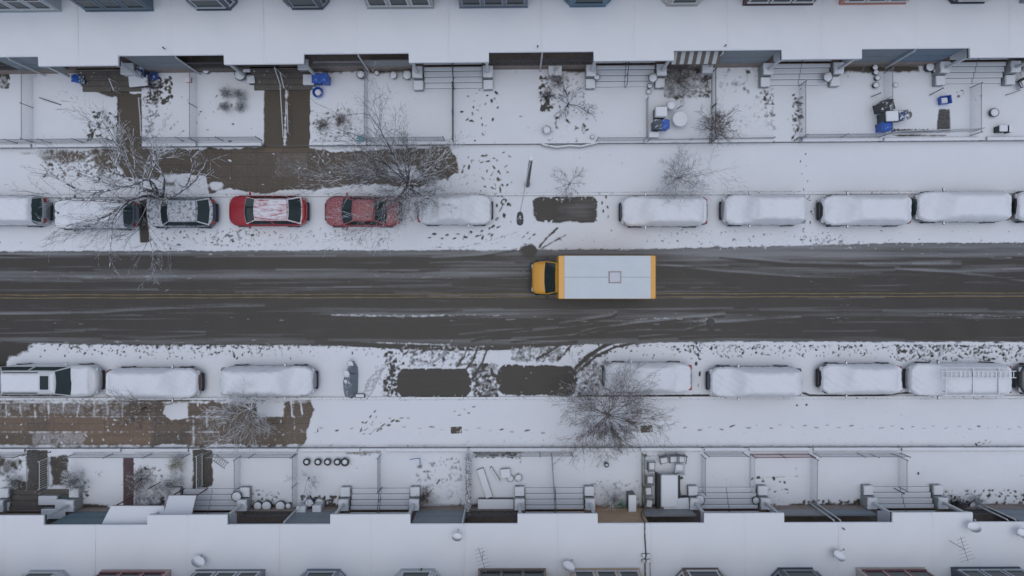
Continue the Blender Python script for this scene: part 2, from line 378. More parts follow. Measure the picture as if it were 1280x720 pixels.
# tyre tracks leading out of them
def track(pts, w_=2.6, r=.2): line([(R, r, 'set'), (D, -.02, 'add')], pts, w_, 1.2, .7)
track([(520, 458), (545, 452), (557, 440), (565, 425)], 2.0, .45); track([(571, 458), (580, 446), (588, 426)], 2.4); track([(582, 462), (592, 450), (600, 426)], 2.4); track([(590, 474), (602, 455), (608, 440), (616, 425)], 3)
track([(672, 448), (690, 438), (711, 423)], 2.6); track([(700, 448), (710, 437), (720, 424)], 2.4)
for pts in ([(590, 426), (620, 420), (680, 414), (740, 408)], [(616, 424), (650, 417), (720, 411)], [(711, 422), (745, 412), (800, 405)], [(800, 423), (860, 418), (930, 416)], [(850, 423), (900, 421), (960, 420)], [(697, 285), (704, 281), (712, 279)]):
    line([(G, .40, 'add')], [(x, y-2.4) for x, y in pts], 2.2, 1.3, .8); line([(G, -.5, 'add')], pts, 2.6, 1.2, .6)
track([(720, 460), (735, 446), (752, 434), (772, 426), (800, 423)], 5, .12); track([(726, 462), (744, 446), (768, 434), (800, 428), (850, 423)], 3.2, .15)
track([(674, 309), (684, 297), (697, 285)], 3, .25); track([(678, 310), (692, 302), (707, 294)], 2.6, .3)
track([(540, 309), (575, 309), (600, 304), (622, 298), (650, 289)], 1.7, .45); track([(565, 312), (600, 310), (630, 300), (650, 293)], 1.5, .5)
ell([(R, 0, 'set'), (G, -.1, 'set')], 661, 314, 8, 8, 0, .35, .7)
# footprints
trail([(397, 536), (470, 537), (520, 535), (640, 538), (690, 540)], 15, 1.3, 3.4, .9, .5)
trail([(820, 537), (870, 536), (960, 533), (1100, 534), (1300, 535), (1450, 536)], 13, 1.5, 3.4, .75, .5)
trail([(400, 546), (1400, 549)], 12, 5, 1.0, .8, .35, 3)
trail([(452, 540), (468, 520), (474, 512)], 5, 3, 2.6, .8, .6); trail([(455, 545), (490, 528), (514, 520)], 6, 1.6, 3.4, .8, .65); trail([(450, 530), (470, 536), (500, 520)], 6, 3, 2.4, .8, .55)
trail([(568, 518), (596, 510)], 5, 3, 2.2, .8, .6)
trail([(600, 197), (618, 200), (622, 215), (628, 240), (630, 258), (624, 280), (612, 290), (560, 296), (532, 294)], 7, 2.4, 2.4, .85, .75)
trail([(632, 205), (620, 222), (626, 250), (622, 265)], 7, 2.4, 2.4, .85, .75); trail([(655, 300), (668, 288)], 4, 3, 3, .9, .5)
trail([(1003, 190), (1005, 215), (1008, 235), (1010, 262), (1008, 290)], 7, 3.5, 1.8, .8, .65); trail([(755, 245), (758, 275)], 6, 3, 2.2, .8, .6)
trail([(868, 440), (872, 455), (874, 490)], 9, 1.2, 3, 1, .7); trail([(868, 428), (872, 448)], 4, 2, 2.5, .9, .6)
trail([(700, 200), (745, 190), (790, 205)], 14, 2, 2.2, .8, .35); trail([(665, 215), (690, 250)], 12, 2, 1.6, .7, .4)
speckle(398, 545, 900, 557, 110, .4, 1.0, .4); speckle(1200, 545, 1240, 556, 12, .5, 1.3, .6)
speckle(640, 185, 800, 300, 40, .4, 1.1, .35); speckle(1000, 296, 1060, 306, 30, .6, 1.4, .5); speckle(1000, 240, 1060, 300, 40, .5, 1.3, .5)
ell([(R, .1, 'set')], 996, 506.5, 1.6, 1.5); ell([(R, .1, 'set')], 1008, 506, 1.8, 1.7)
# kerb edge: broken dark line of bare kerb
for x0 in range(-180, 1480, 16):
    if rnd.random() < .62: line([(R, .28, 'set')], [(x0, 501.5-2.5*x0/1280-1), (x0+15, 501.5-2.5*x0/1280-1)], rnd.uniform(.7, 1.6), 1.2, .9)
line([(R, .05, 'set')], [(723, 496), (800, 495.5), (886, 494.5)], 3.4, 1.2, .8)
line([(R, .05, 'set')], [(1000, 490), (1012, 494), (1060, 495), (1100, 494), (1143, 490)], 2.8, 1.2, .6)
line([(R, .05, 'set')], [(205, 500), (235, 500)], 2.6, 1.0, .5); line([(R, .1, 'set')], [(135, 502), (260, 500)], 1.4, 1.0, .9)
for a, b_ in ((62, 130), (740, 785), (800, 880), (1050, 1150), (910, 1000)): line([(R, .15, 'set')], [(a, 244.5-5.5*a/1280), (b_, 244.5-5.5*b_/1280)], 1.6, 1.0, .9)
bare([(174, 252), (183, 250), (184, 265), (186, 285), (190, 302), (176, 303), (174, 280)], 1.5, 1.2)
# faint slab joints through the snow
for y in (198.5, 216.5): line([(R, -.22, 'add')], [(-150, y+5), (1400, y-6)], .8, .8, .3)
for y in (506, 522, 541): line([(R, -.05, 'add')], [(395, y), (1400, y-2)], .8, .8)
# --- bare upper sidewalk
bare([(128, 187), (330, 185), (388, 184), (420, 190), (470, 188), (562, 183), (570, 200), (571, 214), (560, 226), (545, 224), (520, 236), (470, 230), (400, 236), (330, 240), (304, 240), (290, 236), (262, 240), (257, 222), (236, 216), (200, 219), (196, 224), (150, 222), (152, 212), (138, 206)], 3.5, 2, 0.0, .12, .05)
bare([(50, 187), (105, 189), (112, 200), (82, 206), (52, 200)], 3, 4, .25, .35)
poly([(G, .16, 'add')], [(344, 192), (384, 192), (384, 222), (344, 222)], 1.5, .5)
ell([(R, .8, 'set')], 505, 215, 25, 9, .1, .7, .7); ell([(R, .9, 'set')], 272, 232, 9, 5, 0, .4, .5)
for k in range(50): ell([(R, .75, 'set')], rnd.uniform(280, 560), rnd.uniform(187, 236), rnd.uniform(.6, 2.5), rnd.uniform(.4, 1), rnd.uniform(0, 3), .5)
for k in range(9): line([(R, .33, 'add')], [(255+k*33, 190), (256+k*33, 232)], .8, .8, .9)
for y in (201, 216): line([(R, .30, 'add')], [(250, y), (440, y-2)], .8, .8, .9)
bare([(112, 187), (142, 187), (150, 206), (140, 214), (118, 203)], 3, 3, .1, .2); bare([(20, 188), (60, 188), (60, 196), (25, 195)], 3, 4, .5, .2)
speckle(55, 188, 150, 222, 200, .5, 1.8, .6)
trail([(640, 192), (612, 196), (585, 205), (578, 222)], 8, 3, 2.6, .9, .6); trail([(600, 225), (618, 240), (640, 262)], 7, 3, 2.4, .9, .6); trail([(606, 300), (626, 272), (632, 250)], 6, 3.5, 2.4, .9, .7)
speckle(575, 190, 640, 300, 110, .5, 1.4, .5)
bare([(205, 226), (220, 226), (220, 234), (205, 234)], 2, 3, .3)
# --- bare lower sidewalk (brick and slabs)
bare([(-200, 503), (388, 502), (394, 512), (384, 536), (381, 556), (-200, 558)], 3, 2, .10, .45, .12)
poly([(T, 1.0, 'set')], [(62, 520), (190, 520), (190, 556), (105, 556), (62, 540)], 3, 2); poly([(T, .8, 'set')], [(-200, 520), (36, 520), (36, 540), (-200, 540)], 3, 2)
poly([(T, .1, 'set')], [(190, 540), (236, 540), (236, 556), (190, 556)], 2, 1)
for pts, r in (([(-200, 503), (106, 503), (106, 519), (-200, 519)], .34), ([(106, 504), (160, 504), (160, 520), (106, 520)], .34), ([(38, 540), (108, 540), (106, 557), (40, 557)], .38), ([(236, 520), (276, 508), (276, 556), (236, 556)], .30), ([(-200, 541), (38, 541), (38, 557), (-200, 557)], .22)):
    poly([(R, r, 'set')], pts, 3, 2)
poly([(R, 1, 'set')], [(207, 506), (234, 504), (235, 522), (215, 525), (205, 516)], 1.5, 1.8)
for x in range(-190, 385, 18): line([(R, .38, 'add')], [(x+rnd.uniform(-2, 2), 503), (x+rnd.uniform(-2, 2), 503+rnd.choice((16, 30, 52)))], .9, .8, 1.1)
for y in (503.5, 521, 540): line([(R, .36, 'add')], [(-190, y), (385, y)], .9, .8, 1.2)
for k in range(120): ell([(R, rnd.uniform(.5, .95), 'set')], rnd.uniform(-100, 385), rnd.uniform(503, 557), rnd.uniform(.6, 2.6), rnd.uniform(.4, 1.1), rnd.uniform(0, 3), .5)
bare([(320, 503), (355, 503), (354, 520), (322, 521)], 1, 1.5, .8); line([(R, .95, 'set')], [(364, 500), (365, 520)], 1.6, .8); line([(R, .95, 'set')], [(376, 505), (378, 518)], 1.6, .8, .6)
# --- upper yards
bare([(150, 117), (177, 117), (178, 190), (150, 190)], 1.2, 1.4, 0, .55, 0)
bare([(108, 84), (160, 84), (162, 118), (140, 121), (108, 112)], 1.6, 1.6, .05, .3, .1)
bare([(331, 78), (388, 78), (388, 112), (387, 190), (330, 190)], 1.3, 1.3, 0, .5, 0)
for y in (107, 129, 147, 164): line([(G, -.25, 'add')], [(330, y), (388, y)], .8, .8)
line([(R, .7, 'set')], [(358, 112), (356, 182)], 3.2, 1.2, 2.2)
for x0, x1 in ((-20, 12), (188, 240), (252, 296), (385, 445), (455, 520), (690, 742), (760, 800), (835, 885), (1080, 1150), (1040, 1078), (945, 960)):
    bare([(x0, 82), (x1, 81), (x1, 90), (x0, 91)], 2.2, 2.5, .15, .3)
for (x0, y0, x1, y1, n, d) in ((184, 95, 215, 130, 60, .8), (110, 140, 150, 176, 30, .8), (178, 120, 200, 172, 60, .45), (390, 135, 440, 184, 90, .5), (675, 95, 690, 140, 50, .8), (690, 90, 735, 180, 110, .4), (830, 84, 888, 122, 420, .6), (895, 85, 960, 182, 420, .38), (990, 110, 1003, 178, 50, .6), (575, 110, 625, 180, 14, .7), (0, 88, 12, 110, 60, .6), (955, 105, 968, 180, 40, .6), (1180, 95, 1215, 125, 8, .5), (205, 120, 320, 180, 24, .5)):
    speckle(x0, y0, x1, y1, n, .6, 1.9, d)
for (x, y, rx, ry, v) in ((845, 105, 26, 17, .62), (925, 110, 26, 24, .78), (950, 165, 16, 14, .74), (893, 170, 12, 14, .6), (700, 170, 26, 12, .86), (695, 107, 10, 12, .75), (53, 148, 5, 5, .72), (1117, 107, 8, 4, .68)):
    ell([(R, v, 'set')], x, y, rx, ry, 0, .8, .5)
bare([(1115, 161), (1170, 163), (1173, 136), (1187, 136), (1188, 165), (1160, 167), (1113, 166)], 1.2, 1.5, .28)
bare([(1112, 168), (1186, 168), (1180, 171), (1120, 171)], .8, 1.2, .2)
for k in range(6): line([(R, -.2, 'add')], [(148+k*0, 120), (148, 180)], 2, 1.5, 1.5)
for x0, x1 in ((-30, 45), (180, 330), (395, 440), (460, 560)): line([(R, -.4, 'add')], [(x0, 182), (x1, 182)], 1.2, 1, 1)
# --- lower yards
bare([(33, 562), (61, 562), (60, 610), (36, 612)], 2.0, 2, .08, .1, .15); bare([(62, 570), (84, 568), (88, 590), (84, 608), (64, 608)], 3, 2, .25, .1, .1)
bare([(-30, 568), (24, 572), (28, 586), (10, 596), (-30, 592)], 4, 5, .35, .05)
bare([(154.5, 573), (167, 573), (166, 640), (156, 640)], .5, 1, 0, .0, 0)
bare([(241, 562), (266, 562), (266, 608), (241, 612)], 2.2, 1.8, .08, .1, .1); bare([(20, 600), (56, 604), (56, 645), (20, 645)], 1.5, 2, .2, .35, .2)
for x0, x1 in ((95, 136), (168, 206), (305, 350), (375, 440), (520, 580), (582, 650), (805, 880), (985, 1110), (1170, 1300), (730, 800), (0, 8)):
    bare([(x0, 630), (x1, 630), (x1, 650), (x0, 650)], 2.4, 2.4, .08, .3)
for (x0, y0, x1, y1, n, d) in ((168, 585, 205, 632, 120, .55), (375, 620, 440, 632, 60, .7), (520, 572, 580, 628, 170, .4), (940, 590, 985, 632, 14, .7), (300, 610, 350, 632, 40, .5), (90, 600, 112, 625, 40, .5), (1170, 612, 1290, 632, 60, .6), (0, 575, 30, 635, 40, .5), (590, 562, 640, 572, 40, .6), (735, 600, 800, 632, 70, .5), (1000, 625, 1085, 636, 50, .7)):
    speckle(x0, y0, x1, y1, n, .6, 1.9, d)
for (x, y, rx, ry, v) in ((180, 605, 14, 18, .6), (550, 620, 32, 12, .7), (522, 575, 8, 8, .85), (770, 615, 22, 14, .72), (815, 570, 24, 5, .8), (530, 627, 14, 10, .45)):
    ell([(R, v, 'set')], x, y, rx, ry, 0, .8, .5)
line([(R, -.5, 'add')], [(395, 557.5), (560, 557.5), (800, 557), (1300, 557)], 1.4, 1, 1.2); line([(R, -.5, 'add')], [(-150, 560), (395, 558)], 1.2, 1, 1)
bare([(430, 563), (478, 562), (478, 568), (432, 569)], 1.5, 2, .4, .8); bare([(595, 565), (655, 562), (655, 567), (600, 571)], 1.5, 1.5, .4, .3)
line([(R, -.55, 'add')], [(940, 598), (1004, 595)], 1.0, 1, 1.2); line([(R, -.4, 'add')], [(935, 590), (968, 622)], .9, 1, 1.2)
yards = (YY < 180) | (YY > 560)
mot = np.clip(fbm(XX/5, YY/5, 71, 5)-.53, 0, 1)*np.clip(fbm(XX/45, YY/30, 73)-.38, 0, 1)*4
R -= np.where(m_road < .5, mot*np.where(yards, 1.5, .75), 0)
R = np.clip(R, -.15, 1.05)
R2 = R.copy()

def sample(arr, px, py):
    x = np.clip(px+OX, 0, RW-1.001); y = np.clip(py, 0, RH-1.001)
    xi = x.astype(int); yi = y.astype(int); fx = x-xi; fy = y-yi
    return (arr[yi, xi]*(1-fx)+arr[yi, xi+1]*fx)*(1-fy) + (arr[yi+1, xi]*(1-fx)+arr[yi+1, xi+1]*fx)*fy

def wline(y0, y1, z):          # boundary given by photo y at x=0 and x=1280, on height z
    k = (H-z)/F
    return lambda X: ((360-y0)*k) + ((X/k+640)/1280.0)*((y0-y1)*k)
kerbN = wline(244, 238.5, .15); kerbS = wline(500.5, 498, .15)
wallN = wline(186, 176.5, .15); wallS = wline(559.5, 557.5, .15)
XL, XR = -36.0, 36.0
def ground(name, fb, ft, z, mat, thick, step=.052):
    nx = int((XR-XL)/step); X = np.linspace(XL, XR, nx)
    mean = abs(float(ft(0.0)-fb(0.0))); ny = max(4, int(mean/step))
    t = np.linspace(0, 1, ny)[:, None]
    B = fb(X)[None, :]; Tt = ft(X)[None, :]
    Y = B*(1-t)+Tt*t; Xg = np.broadcast_to(X[None, :], Y.shape)
    k = F/(H-z); px = Xg*k+640; py = 360-Y*k
    r = sample(R2, px, py); g = sample(G, px, py); tt = sample(T, px, py); d = sample(D, px, py)
    sr = np.clip((r-.3)/.5, 0, 1)
    Z = z + thick*sr*(1+.0*r) + d*np.clip(sr+.2, 0, 1)*1.0
    Z = np.maximum(Z, z-.01*0)
    n = nx*ny; co = np.empty((n, 3)); co[:, 0] = Xg.ravel(); co[:, 1] = Y.ravel(); co[:, 2] = Z.ravel()
    me = bpy.data.meshes.new(name); me.vertices.add(n); me.vertices.foreach_set('co', co.ravel())
    i = (np.arange(ny-1)[:, None]*nx + np.arange(nx-1)[None, :]).ravel()
    q = np.stack([i, i+1, i+nx+1, i+nx], 1).astype(np.int32)
    me.loops.add(q.size); me.loops.foreach_set('vertex_index', q.ravel())
    me.polygons.add(len(q)); me.polygons.foreach_set('loop_start', np.arange(0, q.size, 4, dtype=np.int32))
    me.update(calc_edges=True)
    at = me.attributes.new('cover', 'FLOAT_COLOR', 'POINT')
    c = np.ones((n, 4)); c[:, 0] = np.clip(r, 0, 2).ravel(); c[:, 1] = np.clip(g, 0, 1).ravel(); c[:, 2] = np.clip(tt, 0, 1).ravel()
    at.data.foreach_set('color', c.ravel())
    me.polygons.foreach_set('use_smooth', np.ones(len(q), bool))
    me.materials.append(mat)
    o = bpy.data.objects.new(name, me); COL.objects.link(o); tag(o, kind='structure'); return o
asphalt = groundmat('wet_asphalt', (.046, .0385, .031), slush=(.21, .213, .22), rough=.5, streak=True)
slab = groundmat('wet_sidewalk_slabs', (.090, .072, .053), tint=(.19, .125, .078), joints=(1.55, .75), rough=.5)
soil = groundmat('yard_ground', (.07, .062, .05), tint=(.12, .088, .058), rough=.7)
ground('street', kerbS, kerbN, 0.0, asphalt, .06)
ground('north_sidewalk', lambda X: kerbN(X)+.004, lambda X: wallN(X), .15, slab, .035)
ground('south_sidewalk', lambda X: wallS(X), lambda X: kerbS(X)-.004, .15, slab, .035)
ground('north_yards', lambda X: wallN(X)+.004, lambda X: X*0+13.6, .45, soil, .05)
ground('south_yards', lambda X: X*0-13.6, lambda X: wallS(X)-.004, .45, soil, .05)
# distant snow ground all round
mb = MB(); mb.add([(-400, -400, -.06), (400, -400, -.06), (400, 400, -.06), (-400, 400, -.06)], [(0, 1, 2, 3)])
tag(mb.build('ground', snowmat('snow')), kind='structure')
def strip(name, f, w0, w1, z0, z1, mat, n=60, wob=0):
    mb = MB(); rows = []
    for i in range(n+1):
        X = XL+(XR-XL)*i/n; y = float(f(X)); q = wob*math.sin(i*1.7)
        rows.append([(X, y+w0, z0), (X, y+w0, z1+q), (X, y+w1, z1+q), (X, y+w1, z0)])
    mb.grid(rows); return tag(mb.build(name, mat), kind='structure')
stone = plain('kerb_stone', (.20, .195, .185), .8, snow=.55)
strip('north_kerb', kerbN, -.15, -.002, -.05, .165, stone); strip('south_kerb', kerbS, .002, .15, -.05, .165, stone)
# yellow centre lines
yel = plain('worn_yellow_paint', (.20, .145, .065), .7, var=.6, scale=2.2)
for k, (a, b_) in enumerate(((368.8, 366.2), (372.6, 370.2))):
    mb = MB(); rows = []
    for i in range(121):
        px = -90 + 1460*i/120; y = a + (b_-a)*px/1280 + .25*math.sin(i*.7); q = .75+.25*math.sin(i*2.3+k)
        p = P(px, y, .0); rows.append([(p.x, p.y-.036*q, .012), (p.x, p.y+.036*q, .012)])
    mb.grid(rows); tag(mb.build('centre_line', yel), kind='structure')

mb = MB(); a = P(154.5, 572, .47); b_ = P(167, 641, .47); mb.box(a.x, b_.x, b_.y, a.y, .40, .507)
tag(mb.build('brick_path', brickmat('maroon_pavers', (.14, .085, .09), (.11, .075, .08), (.10, .09, .09), 3.0, .5, .25, 'XY')), kind='structure')
# ------------------------------------------------------------------ houses
WHITE = plain('white_trim', (.55, .57, .58), .6, var=.1); snow = snowmat('snow'); glass = glassmat()
dark = plain('dark_porch_paint', (.085, .088, .092), .7); greyw = plain('grey_concrete', (.30, .31, .31), .85, snow=.35)
stepm = plain('snowy_step', (.22, .22, .21), .85, snow=1.0); barestep = plain('bare_wet_step', (.13, .115, .10), .7, snow=.02)
brown_brick = brickmat('brown_brick', (.32, .25, .21), (.25, .20, .17), (.36, .34, .32))
red_brick = brickmat('red_brick', (.26, .11, .08), (.20, .09, .07), (.3, .27, .24))
stonewall = brickmat('formstone', (.30, .28, .25), (.22, .21, .2), (.36, .34, .31), 2.2)
tar = plain('roof_edge', (.09, .095, .10), .8)
LX_N = [-134, -18, 98, 214, 330, 445.5, 561, 676.5, 792, 909.5, 1027, 1145, 1262, 1378, 1494]
LX_S = [-110, 5, 119, 234.5, 349, 463, 580, 697, 813, 930, 1048, 1165.5, 1282, 1398]
ZR = 3.75
def snow_sheet(name, xs0, xs1, ys0, ys1, z, par, seed, front_drop=True, th=.14):
    mb = MB(); nx = max(3, int((xs1-xs0)/.18)); ny = max(3, int((ys1-ys0)/.18)); rows = []
    for i in range(nx+1):
        x = xs0+(xs1-xs0)*i/nx; r = []
        for j in range(ny+1):
            y = ys0+(ys1-ys0)*j/ny
            zz = z+th+.012*math.sin(x*1.3+seed)*math.sin(y*1.9+seed*.7)
            if j == 0 and front_drop: zz -= .03
            r.append((x, y, zz))
        if front_drop: r.insert(0, (x, ys0-.012, z+th-.075)); r.insert(0, (x, ys0+.0, z-.01))
        rows.append(r)
    mb.grid(rows)
    # end walls
    for r in (rows[0], rows[-1]):
        base = [(p[0], p[1], z) for p in r]; mb.grid([r, base])
    return mb.build(name, snow, par, smooth=False)
def window(par, x0, x1, z0, z1, y, frame_m, rotm=None, org=(0, 0), pane_m=None, mull=1, recess=True):
    """framed window on a wall whose outside faces -y (optionally swung by rotm around org)"""
    def tr(mb):
        if rotm is not None:
            mb.v = [tuple(rotm @ Vector((v[0], v[1], v[2])) + Vector((org[0], org[1], 0))) for v in mb.v]
        return mb
    w = .07; mb = MB()
    mb.box(x0, x0+w, y-.045, y-.003, z0, z1); mb.box(x1-w, x1, y-.045, y-.003, z0, z1)
    mb.box(x0+w, x1-w, y-.045, y-.003, z1-w, z1); mb.box(x0-.05, x1+.05, y-.10, y-.003, z0-.05, z0)
    zc = (z0+z1)/2; mb.box(x0+w, x1-w, y-.036, y-.003, zc-.03, zc+.03)
    fr = tr(mb).build('window', frame_m, par)
    mb = MB(); mb.box(x0+w, x1-w, y-.020, y-.004, z0, z1-w); tr(mb).build('pane', pane_m or glass, fr)
    return fr
def house(row, k, xl, xr, projside, sp):
    kz = (H-ZR)/F; cx = (xl+xr)/2; wx = (cx-640)*kz; hw = (xr-xl)*kz/2
    if row == 'N':
        yy = 360-(67.0-7.0*(cx-440)/760); ang = math.atan(7.0/760); flip = 1; y = yy*kz
    else:
        yy = -(656.5-4*(cx/1280)-360); ang = PI+math.atan(3.5/1280); flip = -1; y = yy*kz
    root = empty('row_house', (wx, y, 0), ang, sp['label'], 'row house', 'row houses along the street')
    x0, x1 = -hw+.002, hw-.002
    ps = (-1 if projside == 'L' else 1)*flip
    pw = 2.22
    ya, yb, depth = 0.0, -.54, 3.35
    lx = lambda px, z: ((px-640)*(H-z)/F - wx)*flip
    # porch roof: deck and snow
    mb = MB(); mb.box(x0, x1, ya+.03, depth, 3.50, 3.66)
    if projside:
        px0, px1 = (x0, x0+pw) if ps < 0 else (x1-pw, x1)
        mb.box(px0, px1, yb+.03, ya+.028, 3.50, 3.66)
    deck = mb.build('porch_roof', tar if not sp.get('white_edge') else WHITE, root)
    # one snow blanket following the stepped outline
    mb = MB(); n = 34
    def front(x): return yb if (projside and px0-.001 <= x <= px1+.001) else ya
    xs = sorted(set([x0+(x1-x0)*i/n for i in range(n+1)] + ([px0, px1] if projside else [])))
    if projside:
        e = px1 if ps < 0 else px0
        xs = [x for x in xs if abs(x-e) > .03 or x == e]
        xs.insert(xs.index(e)+(1 if ps < 0 else 0), e + (.004 if ps < 0 else -.004)); xs.sort()
    rows = []; sd = k*1.7+(0 if row == 'N' else 9)
    for x in xs:
        f = front(x); r = [(x, f, 3.655), (x, f-.015, 3.70), (x, f+.015, 3.765)]
        for j in range(16):
            y_ = f+.06+(depth-f-.06)*j/15
            # a slight pillow with drift in front of the wall
            gx = wx+x*flip; gy = y_
            dr = .05*max(0, (y_-2.3)/1.05)
            r.append((x, y_, 3.785 - .035*math.exp(-((min(x-x0, x1-x))/.10)**2) + .03*math.sin(gx*.45+k)*math.sin(y_*.9) + .014*math.sin(gx*1.1+.6)*math.sin(gy*1.7+1)+.008*math.sin(gx*3.1+gy*2.3)+dr))
        rows.append(r)
    mb.grid(rows)
    for r in (rows[0], rows[-1]): mb.grid([r, [(p[0], p[1], 3.655) for p in r]])
    mb.build('roof_snow', snow, deck, smooth=False)
    # main body of the house
    wallm = sp['wall']
    mb = MB(); mb.box(x0, x1, depth+.003, 12.5, .3, 8.2); mb.build('wall', wallm, root)
    mb = MB(); mb.box(x0-.0, x1, depth-.22, depth, 7.75, 8.1); mb.box(x0, x1, depth-.3, depth-.0, 8.1, 8.25); mb.build('cornice', WHITE, root)
    mb = MB(); mb.box(x0, x1, depth-.2, 12.6, 8.26, 8.45); rf = mb.build('roof', tar, root)
    mb = MB(); mb.box(x0+.002, x1-.002, depth-.19, 12.55, 8.45, 8.6, .04); mb.build('snow_cover', snow, rf)
    # porch floor + base wall
    mb = MB(); mb.box(x0, x1, .04, depth, 1.102, 1.2)
    mb.box(x0, x1, .06, depth, .40, 1.10)
    mb.build('porch_floor', sp.get('base', brown_brick), root)
    # ground floor door and window on the house wall
    dx = (x0+.95) if ps < 0 else (x1-.95)
    mb = MB(); mb.box(dx-.5, dx+.5, depth-.05, depth, 1.2, 3.35); dr = mb.build('door', plain('door_'+sp['dc'], DC[sp['dc']], .5), root)
    mb = MB(); mb.box(dx-.28, dx+.28, depth-.065, depth-.052, 2.2, 3.1); mb.build('pane', glass, dr)
    mb = MB(); mb.lathe(dx+.4, depth-.09, [(.03, 2.18), (.035, 2.21), (.02, 2.24)], 8); mb.build('handle', plain('brass', (.4, .3, .12), .3, 1), dr)
    wxm = (x1-1.3) if ps < 0 else (x0+1.3)
    window(root, wxm-.7, wxm+.7, 1.7, 3.2, depth, WHITE)
    # columns
    rx0, rx1 = (x0+pw, x1) if (projside and ps < 0) else ((x0, x1-pw) if projside else (x0, x1))
    if projside:
        e = (px1-.14) if ps < 0 else (px0+.14)
        mb = MB(); mb.box(e-.08, e+.08, -.44, -.28, 1.32, 3.50, .02); mb.box(e-.14, e+.14, -.50, -.22, 3.38, 3.498); mb.build('column', WHITE, root)
        # stepped pedestal blocks beside the stairs
        so = sp.get('ped', 1)
        if so:
            mb = MB(); mb.box(e-.28, e+.28, -.62, .05, .40, 1.28, .02); mb.box(e-.31, e+.31, -.65, .05, 1.28, 1.36, .02)
            pd = mb.build('pedestal', greyw, root)
            mb = MB(); mb.box(e-.29, e+.29, -.63, .03, 1.355, 1.44, .035); mb.build('snow_cover', snow, pd)
            mb = MB(); mb.box(e-.27, e+.27, -1.22, -.66, .40, .82, .02); mb.box(e-.30, e+.30, -1.24, -.655, .82, .90, .02)
            pd = mb.build('pedestal', greyw, root)
            mb = MB(); mb.box(e-.28, e+.28, -1.22, -.67, .895, .97, .035); mb.build('snow_cover', snow, pd)
        # stairs
        line_x = x0 if ps < 0 else x1
        sa, sb = (line_x+.01, e-.34) if ps < 0 else (e+.34, line_x-.01)
        sm_ = sp.get('step', stepm)
        mb = MB(); sn_ = MB()
        for q in range(5):
            yf = -1.06+.30*q; zt = .60+.15*q
            mb.box(sa, sb, yf, .059, .40 if q == 0 else zt-.149, zt-.002*0)
            if sm_ is stepm: sn_.box(sa+.02, sb-.015, yf+.035, yf+.30+(.0 if q < 4 else .6), zt, zt+.035, .015)
        st = mb.build('steps', sm_, root)
        if sn_.v: sn_.build('snow_cover', snow, st)
        # hand rail
        if sp.get('rail', 0):
            rx = sp.get('railx', 0)*ps*-1 + (line_x + .03*(-ps)); c = MB()
            c.tube([(rx, .02, 2.05), (rx, -.95, 1.45), (rx, -1.15, 1.35)], .022, 6)
            for yq, zq, zt in ((-.02, 1.2, 2.02), (-.55, .8, 1.7), (-1.12, .45, 1.37)): c.tube([(rx, yq, zq), (rx, yq, zt)], .018, 6)
            c.build('handrail', sp.get('railm', dark), root)
    # front of the open part of the porch
    ft, fc = sp.get('front', ('rail', 'grey'))
    a, b_ = rx0+.02, rx1-.02; fm = PC[fc]
    if ft == 'panel':
        mb = MB(); mb.box(a, b_, .10, .14, 1.2, 3.44); mb.box(a, b_, .075, .098, 1.2, 1.3); mb.box(a, b_, .07, .098, 2.1, 2.2)
        mb.build('porch_screen', fm, root)
    elif ft == 'halfpanel':
        mb = MB(); mb.box(a, b_, .07, .12, 1.0, 2.15); mb.box(a, b_, .04, .15, 2.15, 2.22); mb.build('porch_parapet', fm, root)
    else:
        mb = MB(); mb.box(a, b_, .06, .12, 2.08, 2.15); mb.box(a, b_, .07, .11, 1.28, 1.33)
        n_ = int((b_-a)/.13)
        for i in range(n_+1): xx = a+(b_-a)*i/n_; mb.box(xx-.018, xx+.018, .075, .105, 1.33, 2.08)
        mb.build('porch_railing', fm, root)
    if sp.get('awn'):
        c1, c2 = sp['awn']; mb = MB(); n_ = 12
        for i in range(n_):
            u0 = a+.1+(b_-a-.2)*i/n_; u1 = a+.1+(b_-a-.2)*(i+1)/n_; mb.mi = i % 2
            mb.add([(u0, .12, 3.3), (u1, .12, 3.3), (u1, -.42, 2.7), (u0, -.42, 2.7), (u0, .12, 3.28), (u1, .12, 3.28), (u1, -.42, 2.68), (u0, -.42, 2.68)], [(0, 3, 2, 1), (4, 5, 6, 7), (3, 7, 6, 2)])
        mb.build('awning', [PC[c1], PC[c2]], root)
    if sp.get('pipe') is not None:
        for pp in sp['pipe']:
            q = lx(pp, 3.7); q = max(x0+.06, min(x1-.06, q))
            mb = MB(); mb.tube([(q, .02, 3.62), (q, -.06, 3.5), (q, -.06, .46)], .045, 8); mb.build('downpipe', WHITE, root)
    # second-floor bay
    bk, bx0, bx1, bc, nw, wc = sp['bay']
    u0, u1 = sorted((lx(bx0, 3.85), lx(bx1, 3.85))); bm = BC[bc]; wm = BC[wc] if wc else WHITE
    yf = 2.47 if row == 'N' else 2.50
    if bk == 'r': poly_ = [(u0, yf), (u1, yf), (u1, depth), (u0, depth)]
    else:
        c = .52 if (u1-u0) > 2.2 else .38
        poly_ = [(u0, yf), (u1, yf), (u1+c, yf+c), (u1+c, depth), (u0-c, depth), (u0-c, yf+c)]
    mb = MB(); mb.prism(poly_, 3.70, 6.7); bay = mb.build('bay', bm, root)
    # panels, belt and base trim on the front
    mb = MB(); mb.box(u0-.02, u1+.02, yf-.05, yf-.002, 3.82, 3.92); mb.build('base_trim', bm, bay); mb = MB(); mb.box(u0-.02, u1+.02, yf-.07, yf-.002, 6.35, 6.7); mb.build('bay_cornice', bm, bay)
    nwid = nw; gap = .16; ww = (u1-u0-gap*(nwid+1))/nwid
